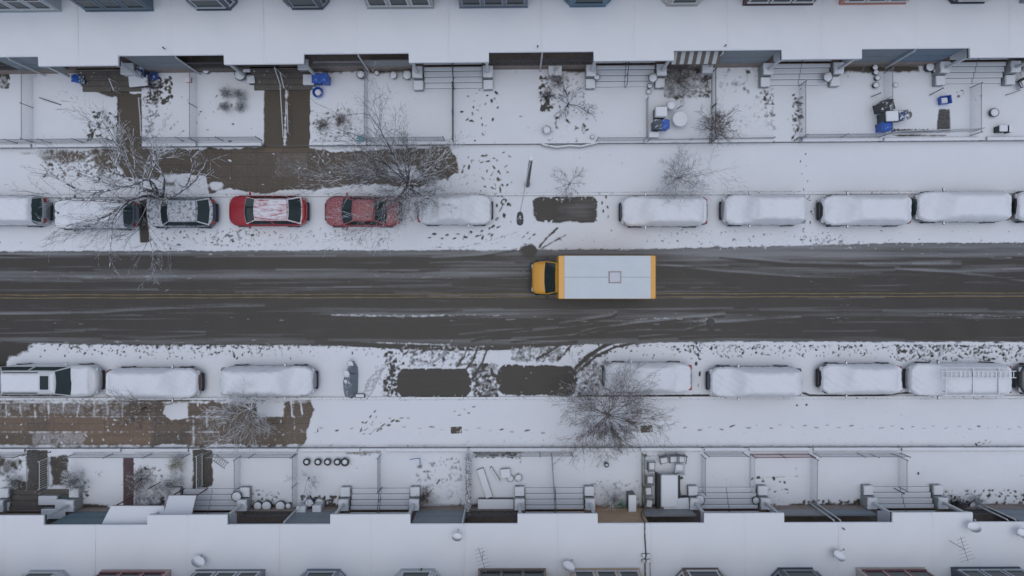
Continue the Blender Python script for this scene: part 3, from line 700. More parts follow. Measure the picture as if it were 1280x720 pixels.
    for i in range(nwid):
        a0 = u0+gap+i*(ww+gap); window(bay, a0, a0+ww, 4.28, 6.15, yf, wm)
    if bk != 'r' and c > .3:
        for s_ in (-1, 1):
            rot = Matrix.Rotation(s_*PI/4, 3, 'Z'); org = (u1, yf) if s_ > 0 else (u0, yf)
            L = c*math.sqrt(2)
            if s_ > 0: window(bay, .10, L-.10, 4.28, 6.15, 0, wm, rot, org)
            else: window(bay, -L+.10, -.10, 4.28, 6.15, 0, wm, rot, org)
    else:
        pass
    grow = .16
    mb = MB(); mb.prism([(x + (grow if x > (u0+u1)/2 else -grow), y_-(grow if y_ < depth-.01 else 0)) for x, y_ in poly_], 6.702, 6.86); br_ = mb.build('bay_roof', bm, bay)
    mb = MB(); mb.prism([(x + (.12 if x > (u0+u1)/2 else -.12), y_-(.12 if y_ < depth-.01 else 0)) for x, y_ in poly_], 6.862, 6.98); mb.build('snow_cover', snow, br_)
    return root
DC = dict(red=(.25, .04, .04), white=(.5, .5, .5), brown=(.12, .07, .04), green=(.04, .10, .07), blue=(.05, .09, .18), black=(.03, .03, .035))
PC = dict(grey=plain('grey_painted_wood', (.26, .27, .28)), dark=dark, slate=plain('slate_blue_siding', (.19, .225, .255), .7), blue=plain('blue_siding', (.15, .20, .26), .7),
          bluegrey=plain('blue_grey_siding', (.215, .245, .27), .7), teal=plain('teal_siding', (.13, .19, .22), .7), white=WHITE, brown=plain('brown_painted_wood', (.12, .10, .085)),
          tan=plain('tan_plywood', (.42, .29, .19), .75), awnw=plain('awning_white', (.5, .5, .5)), awnb=plain('awning_brown', (.13, .11, .10)), maroon=plain('maroon_trim', (.16, .09, .09)))
BC = dict(whitegrey=plain('pale_grey_bay_paint', (.40, .44, .46), .6), slateblue=plain('slate_blue_bay_paint', (.115, .165, .20), .6), darkslate=plain('dark_slate_bay_paint', (.085, .10, .12), .6),
          bluewhite=plain('pale_blue_window_paint', (.42, .46, .50), .5), stone=plain('pale_stone_bay_paint', (.40, .41, .40), .7), bluegrey=plain('blue_grey_bay_paint', (.17, .205, .25), .6),
          teal=plain('teal_bay_paint', (.14, .22, .28), .6), cream=plain('cream_bay_paint', (.45, .42, .38), .6), maroon=plain('maroon_bay_paint', (.09, .055, .06), .6), salmon=plain('salmon_bay_paint', (.50, .25, .20), .6),
          black=plain('black_bay_paint', (.05, .05, .06), .6), pink=plain('cream_pink_bay_paint', (.45, .36, .33), .6), redf=plain('red_window_paint', (.20, .085, .095), .5), grey=plain('grey_bay_paint', (.24, .26, .28), .6),
          tan=plain('tan_bay_paint', (.24, .19, .145), .6), peach=plain('peach_bay_paint', (.50, .38, .28), .6), browns=plain('brown_bay_paint', (.17, .13, .11), .6), pale=plain('pale_bay_paint', (.44, .46, .48), .6))
NH = [
 dict(label='row house beyond the left end of the upper row, only its porch corner in view', front=('rail', 'dark'), bay=('c', -100, -50, 'slateblue', 1, None), dc='brown', wall=stonewall, step=barestep, ped=0),
 dict(label='row house in top left corner with pale grey bay of many white framed windows', front=('panel', 'slate'), bay=('r', -25, 77, 'whitegrey', 4, None), dc='blue', wall=stonewall, pipe=[8], step=barestep, ped=0),
 dict(label='row house with slate blue boxed bay and grey porch screen, second from top left', front=('panel', 'bluegrey'), bay=('r', 108, 192, 'slateblue', 3, 'bluegrey'), dc='white', wall=stonewall, step=barestep, ped=0),
 dict(label='row house with dark slate canted bay and dark open porch, over yard with round topiary', front=('rail', 'dark'), base=PC['brown'], bay=('c', 247, 289, 'darkslate', 1, 'bluewhite'), dc='brown', wall=brown_brick, pipe=[218], ped=0, step=barestep),
 dict(label='row house with dark slate canted bay above the bare wet path with handrails', front=('rail', 'grey'), bay=('c', 366, 404, 'darkslate', 1, 'grey'), dc='green', wall=brown_brick, step=barestep, ped=0),
 dict(label='row house with pale stone boxed bay and grey porch railing left of top centre', front=('halfpanel', 'grey'), bay=('r', 460, 543, 'stone', 3, None), dc='red', wall=stonewall, pipe=[446]),
 dict(label='row house with blue grey boxed bay and dark porch railing at top centre', front=('rail', 'dark'), bay=('r', 575, 660, 'bluegrey', 3, 'grey'), dc='white', wall=brown_brick, rail=1),
 dict(label='row house with teal canted bay and dark porch railing right of top centre', front=('rail', 'dark'), bay=('c', 713, 757, 'teal', 1, 'teal'), dc='black', wall=brown_brick, pipe=[677], white_edge=0),
 dict(label='row house with small cream canted bay and striped porch awning', front=('halfpanel', 'brown'), awn=('awnw', 'awnb'), bay=('c', 834, 872, 'cream', 1, None), dc='brown', wall=stonewall, pipe=[905], rail=1),
 dict(label='row house with maroon boxed bay and grey blue porch screen', front=('panel', 'bluegrey'), bay=('r', 929, 1016, 'maroon', 3, None), dc='blue', wall=red_brick),
 dict(label='row house with salmon pink bay on the top edge of the photo', front=('panel', 'slate'), bay=('r', 1050, 1132, 'salmon', 3, None), dc='white', wall=stonewall),
 dict(label='row house with black canted bay above the yard with gravel bed and blue tub', front=('panel', 'blue'), bay=('c', 1190, 1230, 'black', 1, None), dc='red', wall=brown_brick, pipe=[1140]),
 dict(label='row house in the top right corner, its bay just out of the frame', front=('rail', 'dark'), bay=('r', 1276, 1350, 'grey', 3, None), dc='green', wall=stonewall),
 dict(label='row house beyond the right end of the upper row, only its porch foot in view', front=('panel', 'slate'), bay=('c', 1415, 1460, 'stone', 1, None), dc='white', wall=brown_brick),
]
SH = [
 dict(label='row house beyond the left end of the lower row, only its porch foot in view', front=('panel', 'grey'), bay=('r', -95, -10, 'stone', 3, None), dc='blue', wall=brown_brick, step=barestep, ped=1),
 dict(label='row house in bottom left corner with pale canted bay and teal porch screen', front=('panel', 'teal'), bay=('c', 38, 80, 'pale', 1, None), dc='white', wall=stonewall, step=barestep),
 dict(label='row house with cream pink boxed bay and snowy lean-to roofs before its porch', front=('halfpanel', 'maroon'), bay=('r', 127, 213, 'pink', 3, 'redf'), dc='red', wall=red_brick, rail=0),
 dict(label='row house with grey boxed bay above the porch shaded row of pots, bottom left', front=('rail', 'dark'), bay=('r', 245, 331, 'grey', 3, None), dc='black', wall=brown_brick),
 dict(label='row house with blue grey canted bay behind the yard with five pots', front=('panel', 'bluegrey'), bay=('c', 384, 425, 'bluegrey', 1, 'pale'), dc='blue', wall=stonewall, pipe=[354]),
 dict(label='row house with pale canted bay and small vent on top, left of bottom centre', front=('panel', 'bluegrey'), bay=('c', 501, 543, 'pale', 1, None), dc='white', wall=stonewall, pipe=[578], rail=1),
 dict(label='row house with dark brown boxed bay and dark porch railing, bottom centre', front=('rail', 'dark'), bay=('r', 598, 682, 'tan', 3, 'black'), dc='brown', wall=brown_brick),
 dict(label='row house with peach boxed bay and tan boarded porch', front=('panel', 'tan'), base=PC['tan'], bay=('r', 713, 799, 'peach', 3, 'pale'), dc='green', wall=stonewall, rail=1),
 dict(label='row house with brown canted bay behind the yard full of snowy furniture', front=('halfpanel', 'grey'), bay=('c', 853, 897, 'browns', 1, None), dc='red', wall=brown_brick),
 dict(label='row house with dark slate canted bay and grey porch parapet, lower right', front=('halfpanel', 'grey'), bay=('c', 972, 1015, 'darkslate', 1, 'grey'), dc='blue', wall=stonewall, pipe=[1044]),
 dict(label='row house with cream boxed bay and dark red window frames, lower right', front=('halfpanel', 'slate'), bay=('r', 1070, 1155, 'cream', 3, 'redf'), dc='white', wall=stonewall, pipe=[1052]),
 dict(label='row house in bottom right corner with dark grey boxed bay', front=('rail', 'dark'), bay=('r', 1189, 1274, 'darkslate', 3, 'bluewhite'), dc='black', wall=brown_brick, pipe=[1272, 1262]),
 dict(label='row house beyond the right end of the lower row, only its porch foot in view', front=('panel', 'bluegrey'), bay=('c', 1320, 1365, 'teal', 1, None), dc='red', wall=stonewall),
]
for k, sp in enumerate(NH):
    house('N', k, LX_N[k], LX_N[k+1], 'L' if k % 2 == 0 else 'R', sp)
for k, sp in enumerate(SH):
    house('S', k, LX_S[k], LX_S[k+1], 'L' if k % 2 == 1 else 'R', sp)

# ------------------------------------------------------------------ low walls and fences
galv = plain('galvanised_steel', (.30, .32, .34), .45, .6); black_iron = plain('black_iron', (.04, .04, .045), .5)
def garden_wall(px0, px1, row, label, m=greyw, h=.62, dp=.18, snowcap=True):
    f = wallN if row == 'N' else wallS
    z = .5; X0 = (px0-640)*(H-z)/F; X1 = (px1-640)*(H-z)/F; s_ = 1 if row == 'N' else -1
    y0, y1 = float(f(X0)), float(f(X1)); ang = math.atan2(y1-y0, X1-X0); L = math.hypot(X1-X0, y1-y0)
    root = empty('garden_wall', (X0, y0, 0), ang, label, 'garden wall', 'low walls along the yards'); root['kind'] = 'thing'
    mb = MB(); a, b_ = (-.012, dp) if s_ > 0 else (-dp, .012)
    mb.box(0, L, a, b_, .1, h-.06, .015); mb.box(-.01*0, L, a-.02, b_+.02, h-.058, h, .012); mb.build('masonry', m, root)
    if snowcap:
        mb = MB(); rows = []; n = int(L/.12)
        for i in range(n+1):
            x = L*i/n; t = .05+.02*math.sin(x*3.1+px0)+.012*math.sin(x*8.3)
            ya, yb = a-.005, b_+.01
            rows.append([(x, ya, h-.002), (x, ya+.02, h+t*.7), (x, (ya+yb)/2, h+t), (x, yb-.02, h+t*.7), (x, yb, h-.002)])
        mb.grid(rows); mb.build('snow_cover', snow, root, smooth=True)
    return root
for i, (a, b_, l) in enumerate(((-90, 40, 'snow-capped low wall along the sidewalk at the far left of the upper yards'), (43, 148, 'snow-capped low wall left of the short bare brown path'), (179, 246, 'snow-capped low wall right of the short bare brown path'), (249, 328, 'snow-capped low wall left of the wide bare path with handrails'),
        (391, 458, 'snow-capped low wall right of the wide bare path with handrails'), (461, 562, 'snow-capped low wall behind the big bare tree'), (806, 886, 'snow-capped low wall before the patio with the grill and blue bins'), (890, 965, 'snow-capped low wall before the scrubby yard right of the upright shrub'), (1002, 1096, 'snow-capped low wall before the yard left of the black bins'), (1104, 1222, 'snow-capped low wall before the yard with gravel bed'), (1232, 1370, 'snow-capped low wall at the far right of the upper yards'))):
    garden_wall(a, b_, 'N', l)
for i, (a, b_, l) in enumerate(((-90, 32, 'snow-capped low wall at the far left of the lower yards'), (92, 152, 'snow-capped low wall left of the maroon path'), (170, 236, 'snow-capped low wall before the yard with yellow green shrub'), (268, 372, 'snow-capped low wall just right of the bare paved path, lower yards'), (376, 450, 'snow-capped low wall before the five pots'), (482, 584, 'snow-capped low wall left of lower centre, brown edged'), (588, 715, 'snow-capped low wall before the yard with wooden planks'), (720, 797, 'snow-capped low wall under the wide bare street tree'), (800, 876, 'snow-capped low wall before the yard full of furniture'), (880, 930, 'short snow-capped low wall right of the yard full of furniture'), (936, 1010, 'snow-capped low wall with dark red railing behind it'), (1016, 1120, 'snow-capped low wall before the empty fenced yard, lower right'), (1126, 1370, 'long snow-capped low wall at the far right of the lower yards'))):
    garden_wall(a, b_, 'S', l)
def chainlink(p0, p1, label, h=1.05, z0=.45, kind='mesh', m=None, name='chain_link_fence', grp='fences between the yards', snowy=True):
    a = P(p0[0], p0[1], z0); b_ = P(p1[0], p1[1], z0); d = b_-a; L = d.length; ang = math.atan2(d.y, d.x)
    m = m or galv
    root = empty(name, a, ang, label, 'fence', grp)
    n = max(1, round(L/2.2))
    for i in range(n+1):
        mb = MB(); x = L*i/n; mb.tube([(x, 0, -.05), (x, 0, h+.05)], .03, 8); mb.lathe(x, 0, [(.035, h+.05), (.045, h+.08), (.01, h+.11)], 8); mb.build('post', m, root)
    mb = MB(); mb.tube([(0, 0, h), (L, 0, h)], .022, 6); mb.build('top_rail', m, root)
    mb = MB()
    if kind == 'mesh':
        sp_ = .085; w = .0035; k = int((L+h)/sp_)
        for i in range(k):
            s0 = i*sp_
            for sg in (1, -1):
                xa, za = (s0, 0.04); xb = s0-h; zb = h
                if xa > L: za = .04+(xa-L); xa = L
                if xb < 0: zb = zb+xb; xb = 0
                if zb <= za: continue
                A = (xa, 0, za); B = (xb, 0, zb)
                if sg < 0: A = (L-xa, 0, za); B = (L-xb, 0, zb)
                o = .003*sg
                mb.add([(A[0]-w, o, A[2]), (A[0]+w, o, A[2]), (B[0]+w, o, B[2]), (B[0]-w, o, B[2]), (A[0], o+w, A[2]), (B[0], o+w, B[2])], [(0, 1, 2, 3), (0, 4, 5, 3), (1, 4, 5, 2)])
        mb.build('wire_mesh', m, root)
    else:
        mb.box(0, L, -.015, .015, .12, .16); k = int(L/.13)
        for i in range(k+1): x = L*i/k; mb.box(x-.009, x+.009, -.009, .009, .05, h)
        mb.build('balusters', m, root)
    return root
for p0, p1, l in (((42, 92), (42, 178), 'chain link fence between the two yards at far left, upper row'), ((247, 92), (247, 178), 'chain link fence beside the round topiary yard, reaching back to its porch'),
                  ((-60, 180), (146, 178), 'chain link fence along the sidewalk left of the short bare path'), ((182, 177), (328, 176), 'chain link fence along the sidewalk in front of the round topiary'), ((460, 92), (460, 178), 'chain link fence between the blue tub yard and the big tree yard'),
                  ((462, 177), (556, 176), 'chain link fence along the sidewalk behind the big bare tree'), ((745, 177), (804, 176.5), 'chain link fence left of the patio with blue bins'), ((998, 108), (998, 176), 'chain link fence right of the narrow snowy path, upper right'), ((1104, 92), (1104, 170), 'chain link fence between black bins and the round grey bin'),
                  ((1000, 173), (1098, 172), 'chain link fence along the sidewalk left of black bins'), ((1212, 110), (1212, 170), 'chain link fence right of the gravel bed yard')):
    chainlink(p0, p1, l)
chainlink((567, 109), (567, 178), 'dark iron handrail fence on the shared path left of top centre', .95, kind='bars', m=black_iron, name='iron_fence')
chainlink((889, 92), (889, 178), 'dark iron fence behind the upright bare shrub', .95, kind='bars', m=black_iron, name='iron_fence')
chainlink((808, 125), (808, 178), 'thin iron railing on the left edge of the patio with blue bins', .5, kind='bars', m=galv, name='iron_fence')
chainlink((1110, 168), (1218, 164), 'bent white rail fence along the gravel bed', .8, kind='bars', m=WHITE, name='iron_fence')
chainlink((810, 177), (964, 174), 'thin galvanised rail along the wall of the patio and scrubby yard', .5, kind='bars', m=galv, name='iron_fence')
for p0, p1, l in (((32, 567), (-60, 567), 'chain link fence over the dark patch at the far left, lower row'), ((48, 566), (48, 606), 'chain link fence on the bare slab path at far left, lower row'), ((94, 567), (238, 567), 'chain link fence in front of the maroon path and yellow green shrub'),
                  ((268, 567), (370, 567), 'chain link fence before the snowy yard right of the bare double path'), ((372, 567), (372, 640), 'chain link fence left of the yard with five pots'), ((476, 568), (476, 610), 'chain link fence on the shared snowy path, lower row left of centre'), ((301, 570), (301, 608), 'low chain link fence in the yard with the buried ladder frame'),
                  ((689, 567), (692, 612), 'chain link fence right of the yard with wooden planks'), ((584, 568), (584, 640), 'chain link fence with clinging ivy left of the yard with planks'), ((876, 568), (876, 612), 'chain link fence right of the yard full of furniture'), ((1013, 570), (1012, 636), 'chain link fence between the two rectangular snowy yards, lower right'),
                  ((1016, 566), (1125, 566), 'chain link fence with loose wires before the rectangular yard, lower right'), ((1122, 570), (1122, 608), 'chain link fence right of the rectangular yard, lower right'), ((880, 565.5), (928, 565.5), 'chain link fence right of the furniture yard along the sidewalk'), ((596, 566), (714, 565), 'chain link fence along the sidewalk by the wooden planks')):
    chainlink(p0, p1, l, 1.0)
redm = plain('dark_red_rail_paint', (.20, .06, .07), .5)
chainlink((938, 567.5), (1010, 567), 'dark red iron railing behind the low wall, lower right', .9, kind='bars', m=redm, name='iron_fence')
chainlink((937, 568), (937, 612), 'white iron fence left of the yard with dark debris', .9, kind='bars', m=WHITE, name='iron_fence')
chainlink((802, 566), (802, 642), 'mossy board-topped fence left of the yard full of furniture', 1.0, kind='bars', m=plain('mossy_wood', (.13, .14, .07)), name='iron_fence')
chainlink((254, 566), (254, 606), 'white rail in the middle of the bare double path, lower row', .9, kind='bars', m=WHITE, name='iron_fence')
chainlink((62, 572), (62, 606), 'thick white rail beside the bare slab path at far left', .9, kind='bars', m=WHITE, name='iron_fence')
# handrails on the wide bare path
def handrail(pts, label, m=WHITE, r=.03):
    root = empty('handrail', P(pts[0][0], pts[0][1], pts[0][2]-.0), 0, label, 'handrail', 'white handrails on the bare path')
    o = root.location; mb = MB(); mb.tube([P(*p)-o for p in pts], r, 8); mb.build('rail', m, root)
    for p in pts[::1]:
        mb = MB(); q = P(*p)-o; mb.tube([q, (q.x, q.y, .45-o.z)], r*.7, 6); mb.build('post', m, root)
handrail([(343, 84, 2.1), (350, 105, 1.5), (352, 140, 1.4), (354, 172, 1.4)], 'long white metal handrail down the left of the wide bare path')
handrail([(350, 90, 2.0), (355, 110, 1.4)], 'short white handrail beside the steps of the wide bare path')
handrail([(359, 128, 1.0), (359.5, 150, 1.0), (360, 166, 1.0)], 'lower snow-flecked handrail down the right side of the wide bare path')
handrail([(136, 98, 1.6), (142, 113, 1.2)], 'white handrail on the steps above the short bare path')
handrail([(173, 122, 1.2), (175, 145, 1.2), (176, 170, 1.2)], 'thin white handrail along the right edge of the short bare path')

# ------------------------------------------------------------------ vehicles
tyre = plain('tyre_rubber', (.025, .025, .027), .9); rimm = plain('wheel_rim', (.35, .36, .37), .35, .8); trimb = plain('black_car_trim', (.03, .03, .032), .6)
carglass = glassmat('car_glass', (.018, .03, .03), .06); lampw = plain('headlamp_lens', (.5, .52, .55), .15); lampr = plain('tail_lamp_lens', (.32, .02, .02), .2)
def smoothstep(a, b_, x): t = max(0, min(1, (x-a)/(b_-a))); return t*t*(3-2*t)
KIND = dict(   # hood end, windscreen top, roof end, tail start (fractions of length from nose), belt z, roof z, nose z, deck z, wheelbase front/rear
    sedan=(.25, .40, .68, .84, .92, 1.42, .72, .98), hatch=(.24, .38, .80, .95, .98, 1.50, .78, 1.0), suv=(.25, .36, .90, .985, 1.08, 1.72, .90, 1.08), van=(.22, .36, .86, .97, 1.02, 1.58, .84, 1.04))
def car(px0, px1, py0, py1, facing, kind, paint, label, snowmode='full', name='parked_car', zref=.85, thick=.15, W=None, cabm=None):
    """facing: -1 nose to the left of the photo, +1 nose to the right"""
    a = P(px0, py0, zref); b_ = P(px1, py1, zref); L = b_.x-a.x; W = W or 1.84; hwid = W/2
    c = P((px0+px1)/2, (py0+py1)/2, zref)
    root = empty(name, (c.x, c.y, 0.015), 0 if facing < 0 else PI, label, 'car' if kind != 'van' else 'van', 'vehicles parked in the snow')
    f1, f2, f3, f4, zb, zr, zn, zd = KIND[kind]
    x0 = -L/2; X = lambda f: x0+L*f
    def halfw(f):
        e = min(1, abs(2*f-1)); q = max(0, (e-.72)/.28)
        return hwid*(1-.03*e*e)*math.sqrt(1-.84*q**2.6)
    def top(f):
        if f < f1: t = f/f1; return zn+(zb-zn)*(t**.6) - .10*max(0, 1-f/.03)
        if f > f4: t = (f-f4)/max(.001, (1-f4)); return zd-.10*t*t
        return zb + (zd-zb)*smoothstep(f3, f4, f)
    # lower body
    st = [0, .006, .02, .035, .05, .075, .1, .15, .2, .25, .35, .45, .55, .65, .75, .82, .88, .91, .935, .96, .975, .985, .995, 1]
    rows = []
    for f in st:
        w = halfw(f); z = top(f); e = abs(2*f-1); low = .30 if e < .9 else .34; x = X(f); 
        end = (f in (0, 1)); w2 = w*(.93 if end else 1)
        pr = [(.80, low-.08), (.96, low), (1.0, .52), (1.0, .70), (.975, min(z-.05, z-.06)), (.90, z-.012), (.6, z+.012), (0, z+.028)]
        if end: pr = [(p[0], .45+(p[1]-.45)*.86) for p in pr]
        ring = [(x, -w2*q, zz) for q, zz in pr] + [(x, w2*q, zz) for q, zz in pr[-2::-1]]
        rows.append(ring)
    mb = MB(); mb.grid(rows); n = len(rows[0])
    for r in (rows[0], rows[-1]): mb.add(r, [tuple(range(n))])
    body = mb.build('body', paint, root, smooth=True)
    # cabin
    gb, gt = .90*hwid, .70*hwid
    lv = [(0, X(f1), X(f4), gb, zb-.03), (0, X(f1)+.02, X(f4)-.01, gb, zb+.02), (1, X(f2), X(f3), gt, zr-.08), (1, X(f2)+.10, X(f3)-.06, gt-.07, zr-.015), (1, X(f2)+.35, X(f3)-.3, gt-.28, zr+.012)]
    rings = []
    for q, xa, xb, w, z in lv:
        bow = .14 if q == 0 else .07
        r = []
        for t in (-1, -.5, 0, .5, 1): r.append((xa-bow*(1-t*t)+.03, w*t, z))
        for t in (.2, .5, .8): r.append((xa+(xb-xa)*t, w*1.015, z))
        for t in (1, .5, 0, -.5, -1): r.append((xb+bow*.6*(1-t*t)-.02, w*t, z))
        for t in (.8, .5, .2): r.append((xa+(xb-xa)*t, -w*1.015, z))
        rings.append(r)
    mb = MB(); n = len(rings[0])
    rr = [r+[r[0]] for r in rings]; mb.grid(rr); mb.add(rings[-1], [tuple(range(n))])
    cab = mb.build('cabin', cabm or paint, root, smooth=False)
    # glazing, laid just proud of the cabin
    B, Tp = rings[1], rings[2]
    def lerp(p, q, t): return tuple(p[i]+(q[i]-p[i])*t for i in range(3))
    def pane(name, idx, t0, t1, off, shrink=.12):
        bt = [lerp(B[i], Tp[i], t0) for i in idx]; tp = [lerp(B[i], Tp[i], t1) for i in idx]
        def sh(l):
            cxx = [sum(p[i] for p in l)/len(l) for i in range(3)]
            return [tuple(cxx[i]+(p[i]-cxx[i])*(1-shrink) for i in range(3)) for p in l]
        bt, tp = sh(bt), sh(tp); o = Vector(off)
        mb = MB(); g1 = [tuple(Vector(p)+o) for p in bt]; g2 = [tuple(Vector(p)+o) for p in tp]; mb.grid([g1, g2])
        g3 = [tuple(Vector(p)+o*.3) for p in bt]; g4 = [tuple(Vector(p)+o*.3) for p in tp]; mb.grid([g3, g1]); mb.grid([g2, g4])
        return mb.build(name, carglass, root, smooth=True)
    pane('windshield', [0, 1, 2, 3, 4], .04, .97, (-.012, 0, .014), .07)
    pane('side_window', [4, 5, 6], .15, .9, (0, .014, .004), .10); pane('side_window', [6, 7, 8], .15, .9, (0, .014, .004), .10)
    pane('rear_window', [8, 9, 10, 11, 12], .10, .95, (.012, 0, .014), .10)
    pane('side_window', [12, 13, 14], .15, .9, (0, -.014, .004), .10); pane('side_window', [14, 15, 0], .15, .9, (0, -.014, .004), .10)
    # wheels
    R_ = .33 if kind in ('sedan', 'hatch') else .37
    for fx in (.175, .81):
        for sy in (-1, 1):
            mb = MB(); xw = X(fx); yw = sy*(hwid-.11)
            def disc(mb, ra, wa, wb, nn=20):
                vs = [(xw+ra*math.cos(2*PI*i/nn), yw+w_, R_+ra*math.sin(2*PI*i/nn)) for w_ in (wa, wb) for i in range(nn)]
                fs = [(i, (i+1) % nn, nn+(i+1) % nn, nn+i) for i in range(nn)]+[tuple(range(nn-1, -1, -1)), tuple(range(nn, 2*nn))]
                mb.add(vs, fs)
            disc(mb, R_, -.11, .11); disc(mb, R_*.9, -.118, .118); wh = mb.build('wheel', tyre, root)
            mb = MB(); disc(mb, R_*.62, .119*sy, .126*sy); mb.build('rim', rimm, wh)
            mb = MB(); nn = 12
            arc = [(xw+(R_+.06)*math.cos(PI*i/nn), yw+sy*.124, R_+(R_+.06)*math.sin(PI*i/nn)) for i in range(nn+1)]
            arc2 = [(xw+(R_-.03)*math.cos(PI*i/nn), yw+sy*.124, R_+(R_-.03)*math.sin(PI*i/nn)) for i in range(nn+1)]
            mb.grid([arc, arc2]); mb.grid([arc, [(p[0], p[1]-sy*.05, p[2]) for p in arc]]); mb.build('wheel_arch', trimb, root)
    # lamps, bumpers, mirrors
    for sy in (-1, 1):
        mb = MB(); mb.box(X(.008), X(.06), sy*hwid*.50, sy*hwid*.80, zn-.16, zn-.035, .03); mb.build('headlight', lampw, root)
        mb = MB(); mb.box(X(.955), X(1)-.012, sy*hwid*.52, sy*hwid*.82, zd-.24, zd-.09, .03); mb.build('tail_light', lampr, root)
        mb = MB(); xm = X(f1)+.28; mb.box(xm-.06, xm+.05, sy*hwid*.97, sy*(hwid+.17), zb+.02, zb+.15, .03); mb.build('mirror', paint if snowmode != 'full' else plain('snowy_mirror', (.05, .05, .05), .6, snow=1.0), root)
    mb = MB(); mb.box(X(0)-.06, X(.02), -hwid*.60, hwid*.60, .30, .50, .05); mb.build('front_bumper', trimb, root)
    mb = MB(); mb.box(X(.98), X(1)+.06, -hwid*.60, hwid*.60, .32, .54, .05); mb.build('rear_bumper', trimb, root)
    # snow blanket
    def carz(x, y):
        f = (x-x0)/L; z = top(max(0, min(1, f)))
        if abs(y) < gb and X(f1)-.1 < x < X(f4)+.05:
            t = 1.0
            if x < X(f2): t = min(t, (x-X(f1)+.1)/max(.01, X(f2)-X(f1)+.1))
            if x > X(f3): t = min(t, (X(f4)+.05-x)/max(.01, X(f4)+.05-X(f3)))
            ts = (gb-abs(y))/(gb-gt); t = max(0, min(t, ts, 1)); z = max(z, zb+(zr-zb)*t)
        return z
    slab_ = (int(px0)*7) % 3
    def lumps(x, y, sd):
        q = .030*math.sin(x*5.1+sd)*math.sin(y*4.3+sd*1.7)+.022*math.sin(x*9.7+y*6.1+sd*2.3)*math.sin(y*8.9-sd)+.012*math.sin(x*17+sd)*math.sin(y*15+sd)
        if slab_ == 0:      # a thicker slab left on the roof
            q += .075*smoothstep(X(f2)-.02, X(f2)+.08, x)*smoothstep(-X(f3)-.25, -X(f3)-.12, -x)*smoothstep(-gt-.10, -gt, -abs(y))
        elif slab_ == 1:    # settled crack line above the windscreen
            q -= .07*math.exp(-((x-X(f2)-.12-.12*y*y)/.05)**2)
        else:
            q -= .06*math.exp(-((x-X(f4)+.15+.10*y*y)/.06)**2) - .03*math.exp(-((abs(y)-gt)/.07)**2)
        return q
    def blanket(fa, fb, va, vb, th, name_='snow_cover', blur=.14, nu=72, nv=30, lip=1.0, par=None, seed=0):
        rows = []
        for i in range(nu+1):
            f = fa+(fb-fa)*(.5-.5*math.cos(PI*i/nu)) if fb-fa > .9 else fa+(fb-fa)*i/nu; x = X(f); r = []
            for j in range(nv+1):
                v = va+(vb-va)*j/nv; w = halfw(min(.99, max(.01, f)))*.985; e = abs(2*f-1)
                y = w*v*(1+.012*math.sin(x*7.3+seed)+.009*math.sin(x*19+seed*3))
                z = 0; cnt = 0
                for dx in (-blur, -blur/2, 0, blur/2, blur):
                    for dy in (-blur*.5, 0, blur*.5): z += max(carz(x+dx, y+dy), 0); cnt += 1
                z = max(z/cnt, carz(x, y)-th*.5) + th*(1+.10*math.sin(x*2.3+seed)*math.sin(y*3.1+seed*2)) + (lumps(x, y, seed) if name_ == 'snow_cover' and th > .06 else 0) 
                eu = min(f-fa, fb-f)*L; ev = min(j, nv-j)/nv*(vb-va)*w
                ed = min(eu, ev)
                z -= (th+.05)*lip*max(0, 1-ed/.13)**2
                r.append((x, y, z))
            rows.append(r)
        mb = MB(); mb.grid(rows)
        for r in (rows[0], rows[-1]): mb.grid([r, [(p[0], p[1], p[2]-.05) for p in r]])
        for idx in (0, -1): c_ = [r[idx] for r in rows]; mb.grid([c_, [(p[0], p[1], p[2]-.05) for p in c_]])
        return mb.build(name_, snow, par or root, smooth=True)
    sd = px0*.37
    if snowmode == 'full': blanket(.012, .988, -1, 1, thick, blur=.26, seed=sd)
    elif snowmode == 'rearclear':      # snow everywhere but the last stretch (rear window shows)
        blanket(.03, f3+.02, -.97, .97, thick*.8, seed=sd); blanket(f4-.01, .985, -.9, .9, thick*.5, nu=8, seed=sd)
    elif snowmode == 'frontband':
        blanket(.09, .985, -1, 1, thick, seed=sd)
    elif snowmode == 'suv':
        blanket(.08, f1+.005, -.88, .88, thick*.55, nu=18, seed=sd)
        blanket(f2+.13, f3-.005, -.60, .60, thick*.5, nu=24, nv=12, seed=sd)
        blanket(f2+.0, f2+.045, -.60, .60, .03, nu=6, nv=8, blur=.02)
    return root, X, hwid, (f1, f2, f3, f4, zb, zr, zn, zd), body
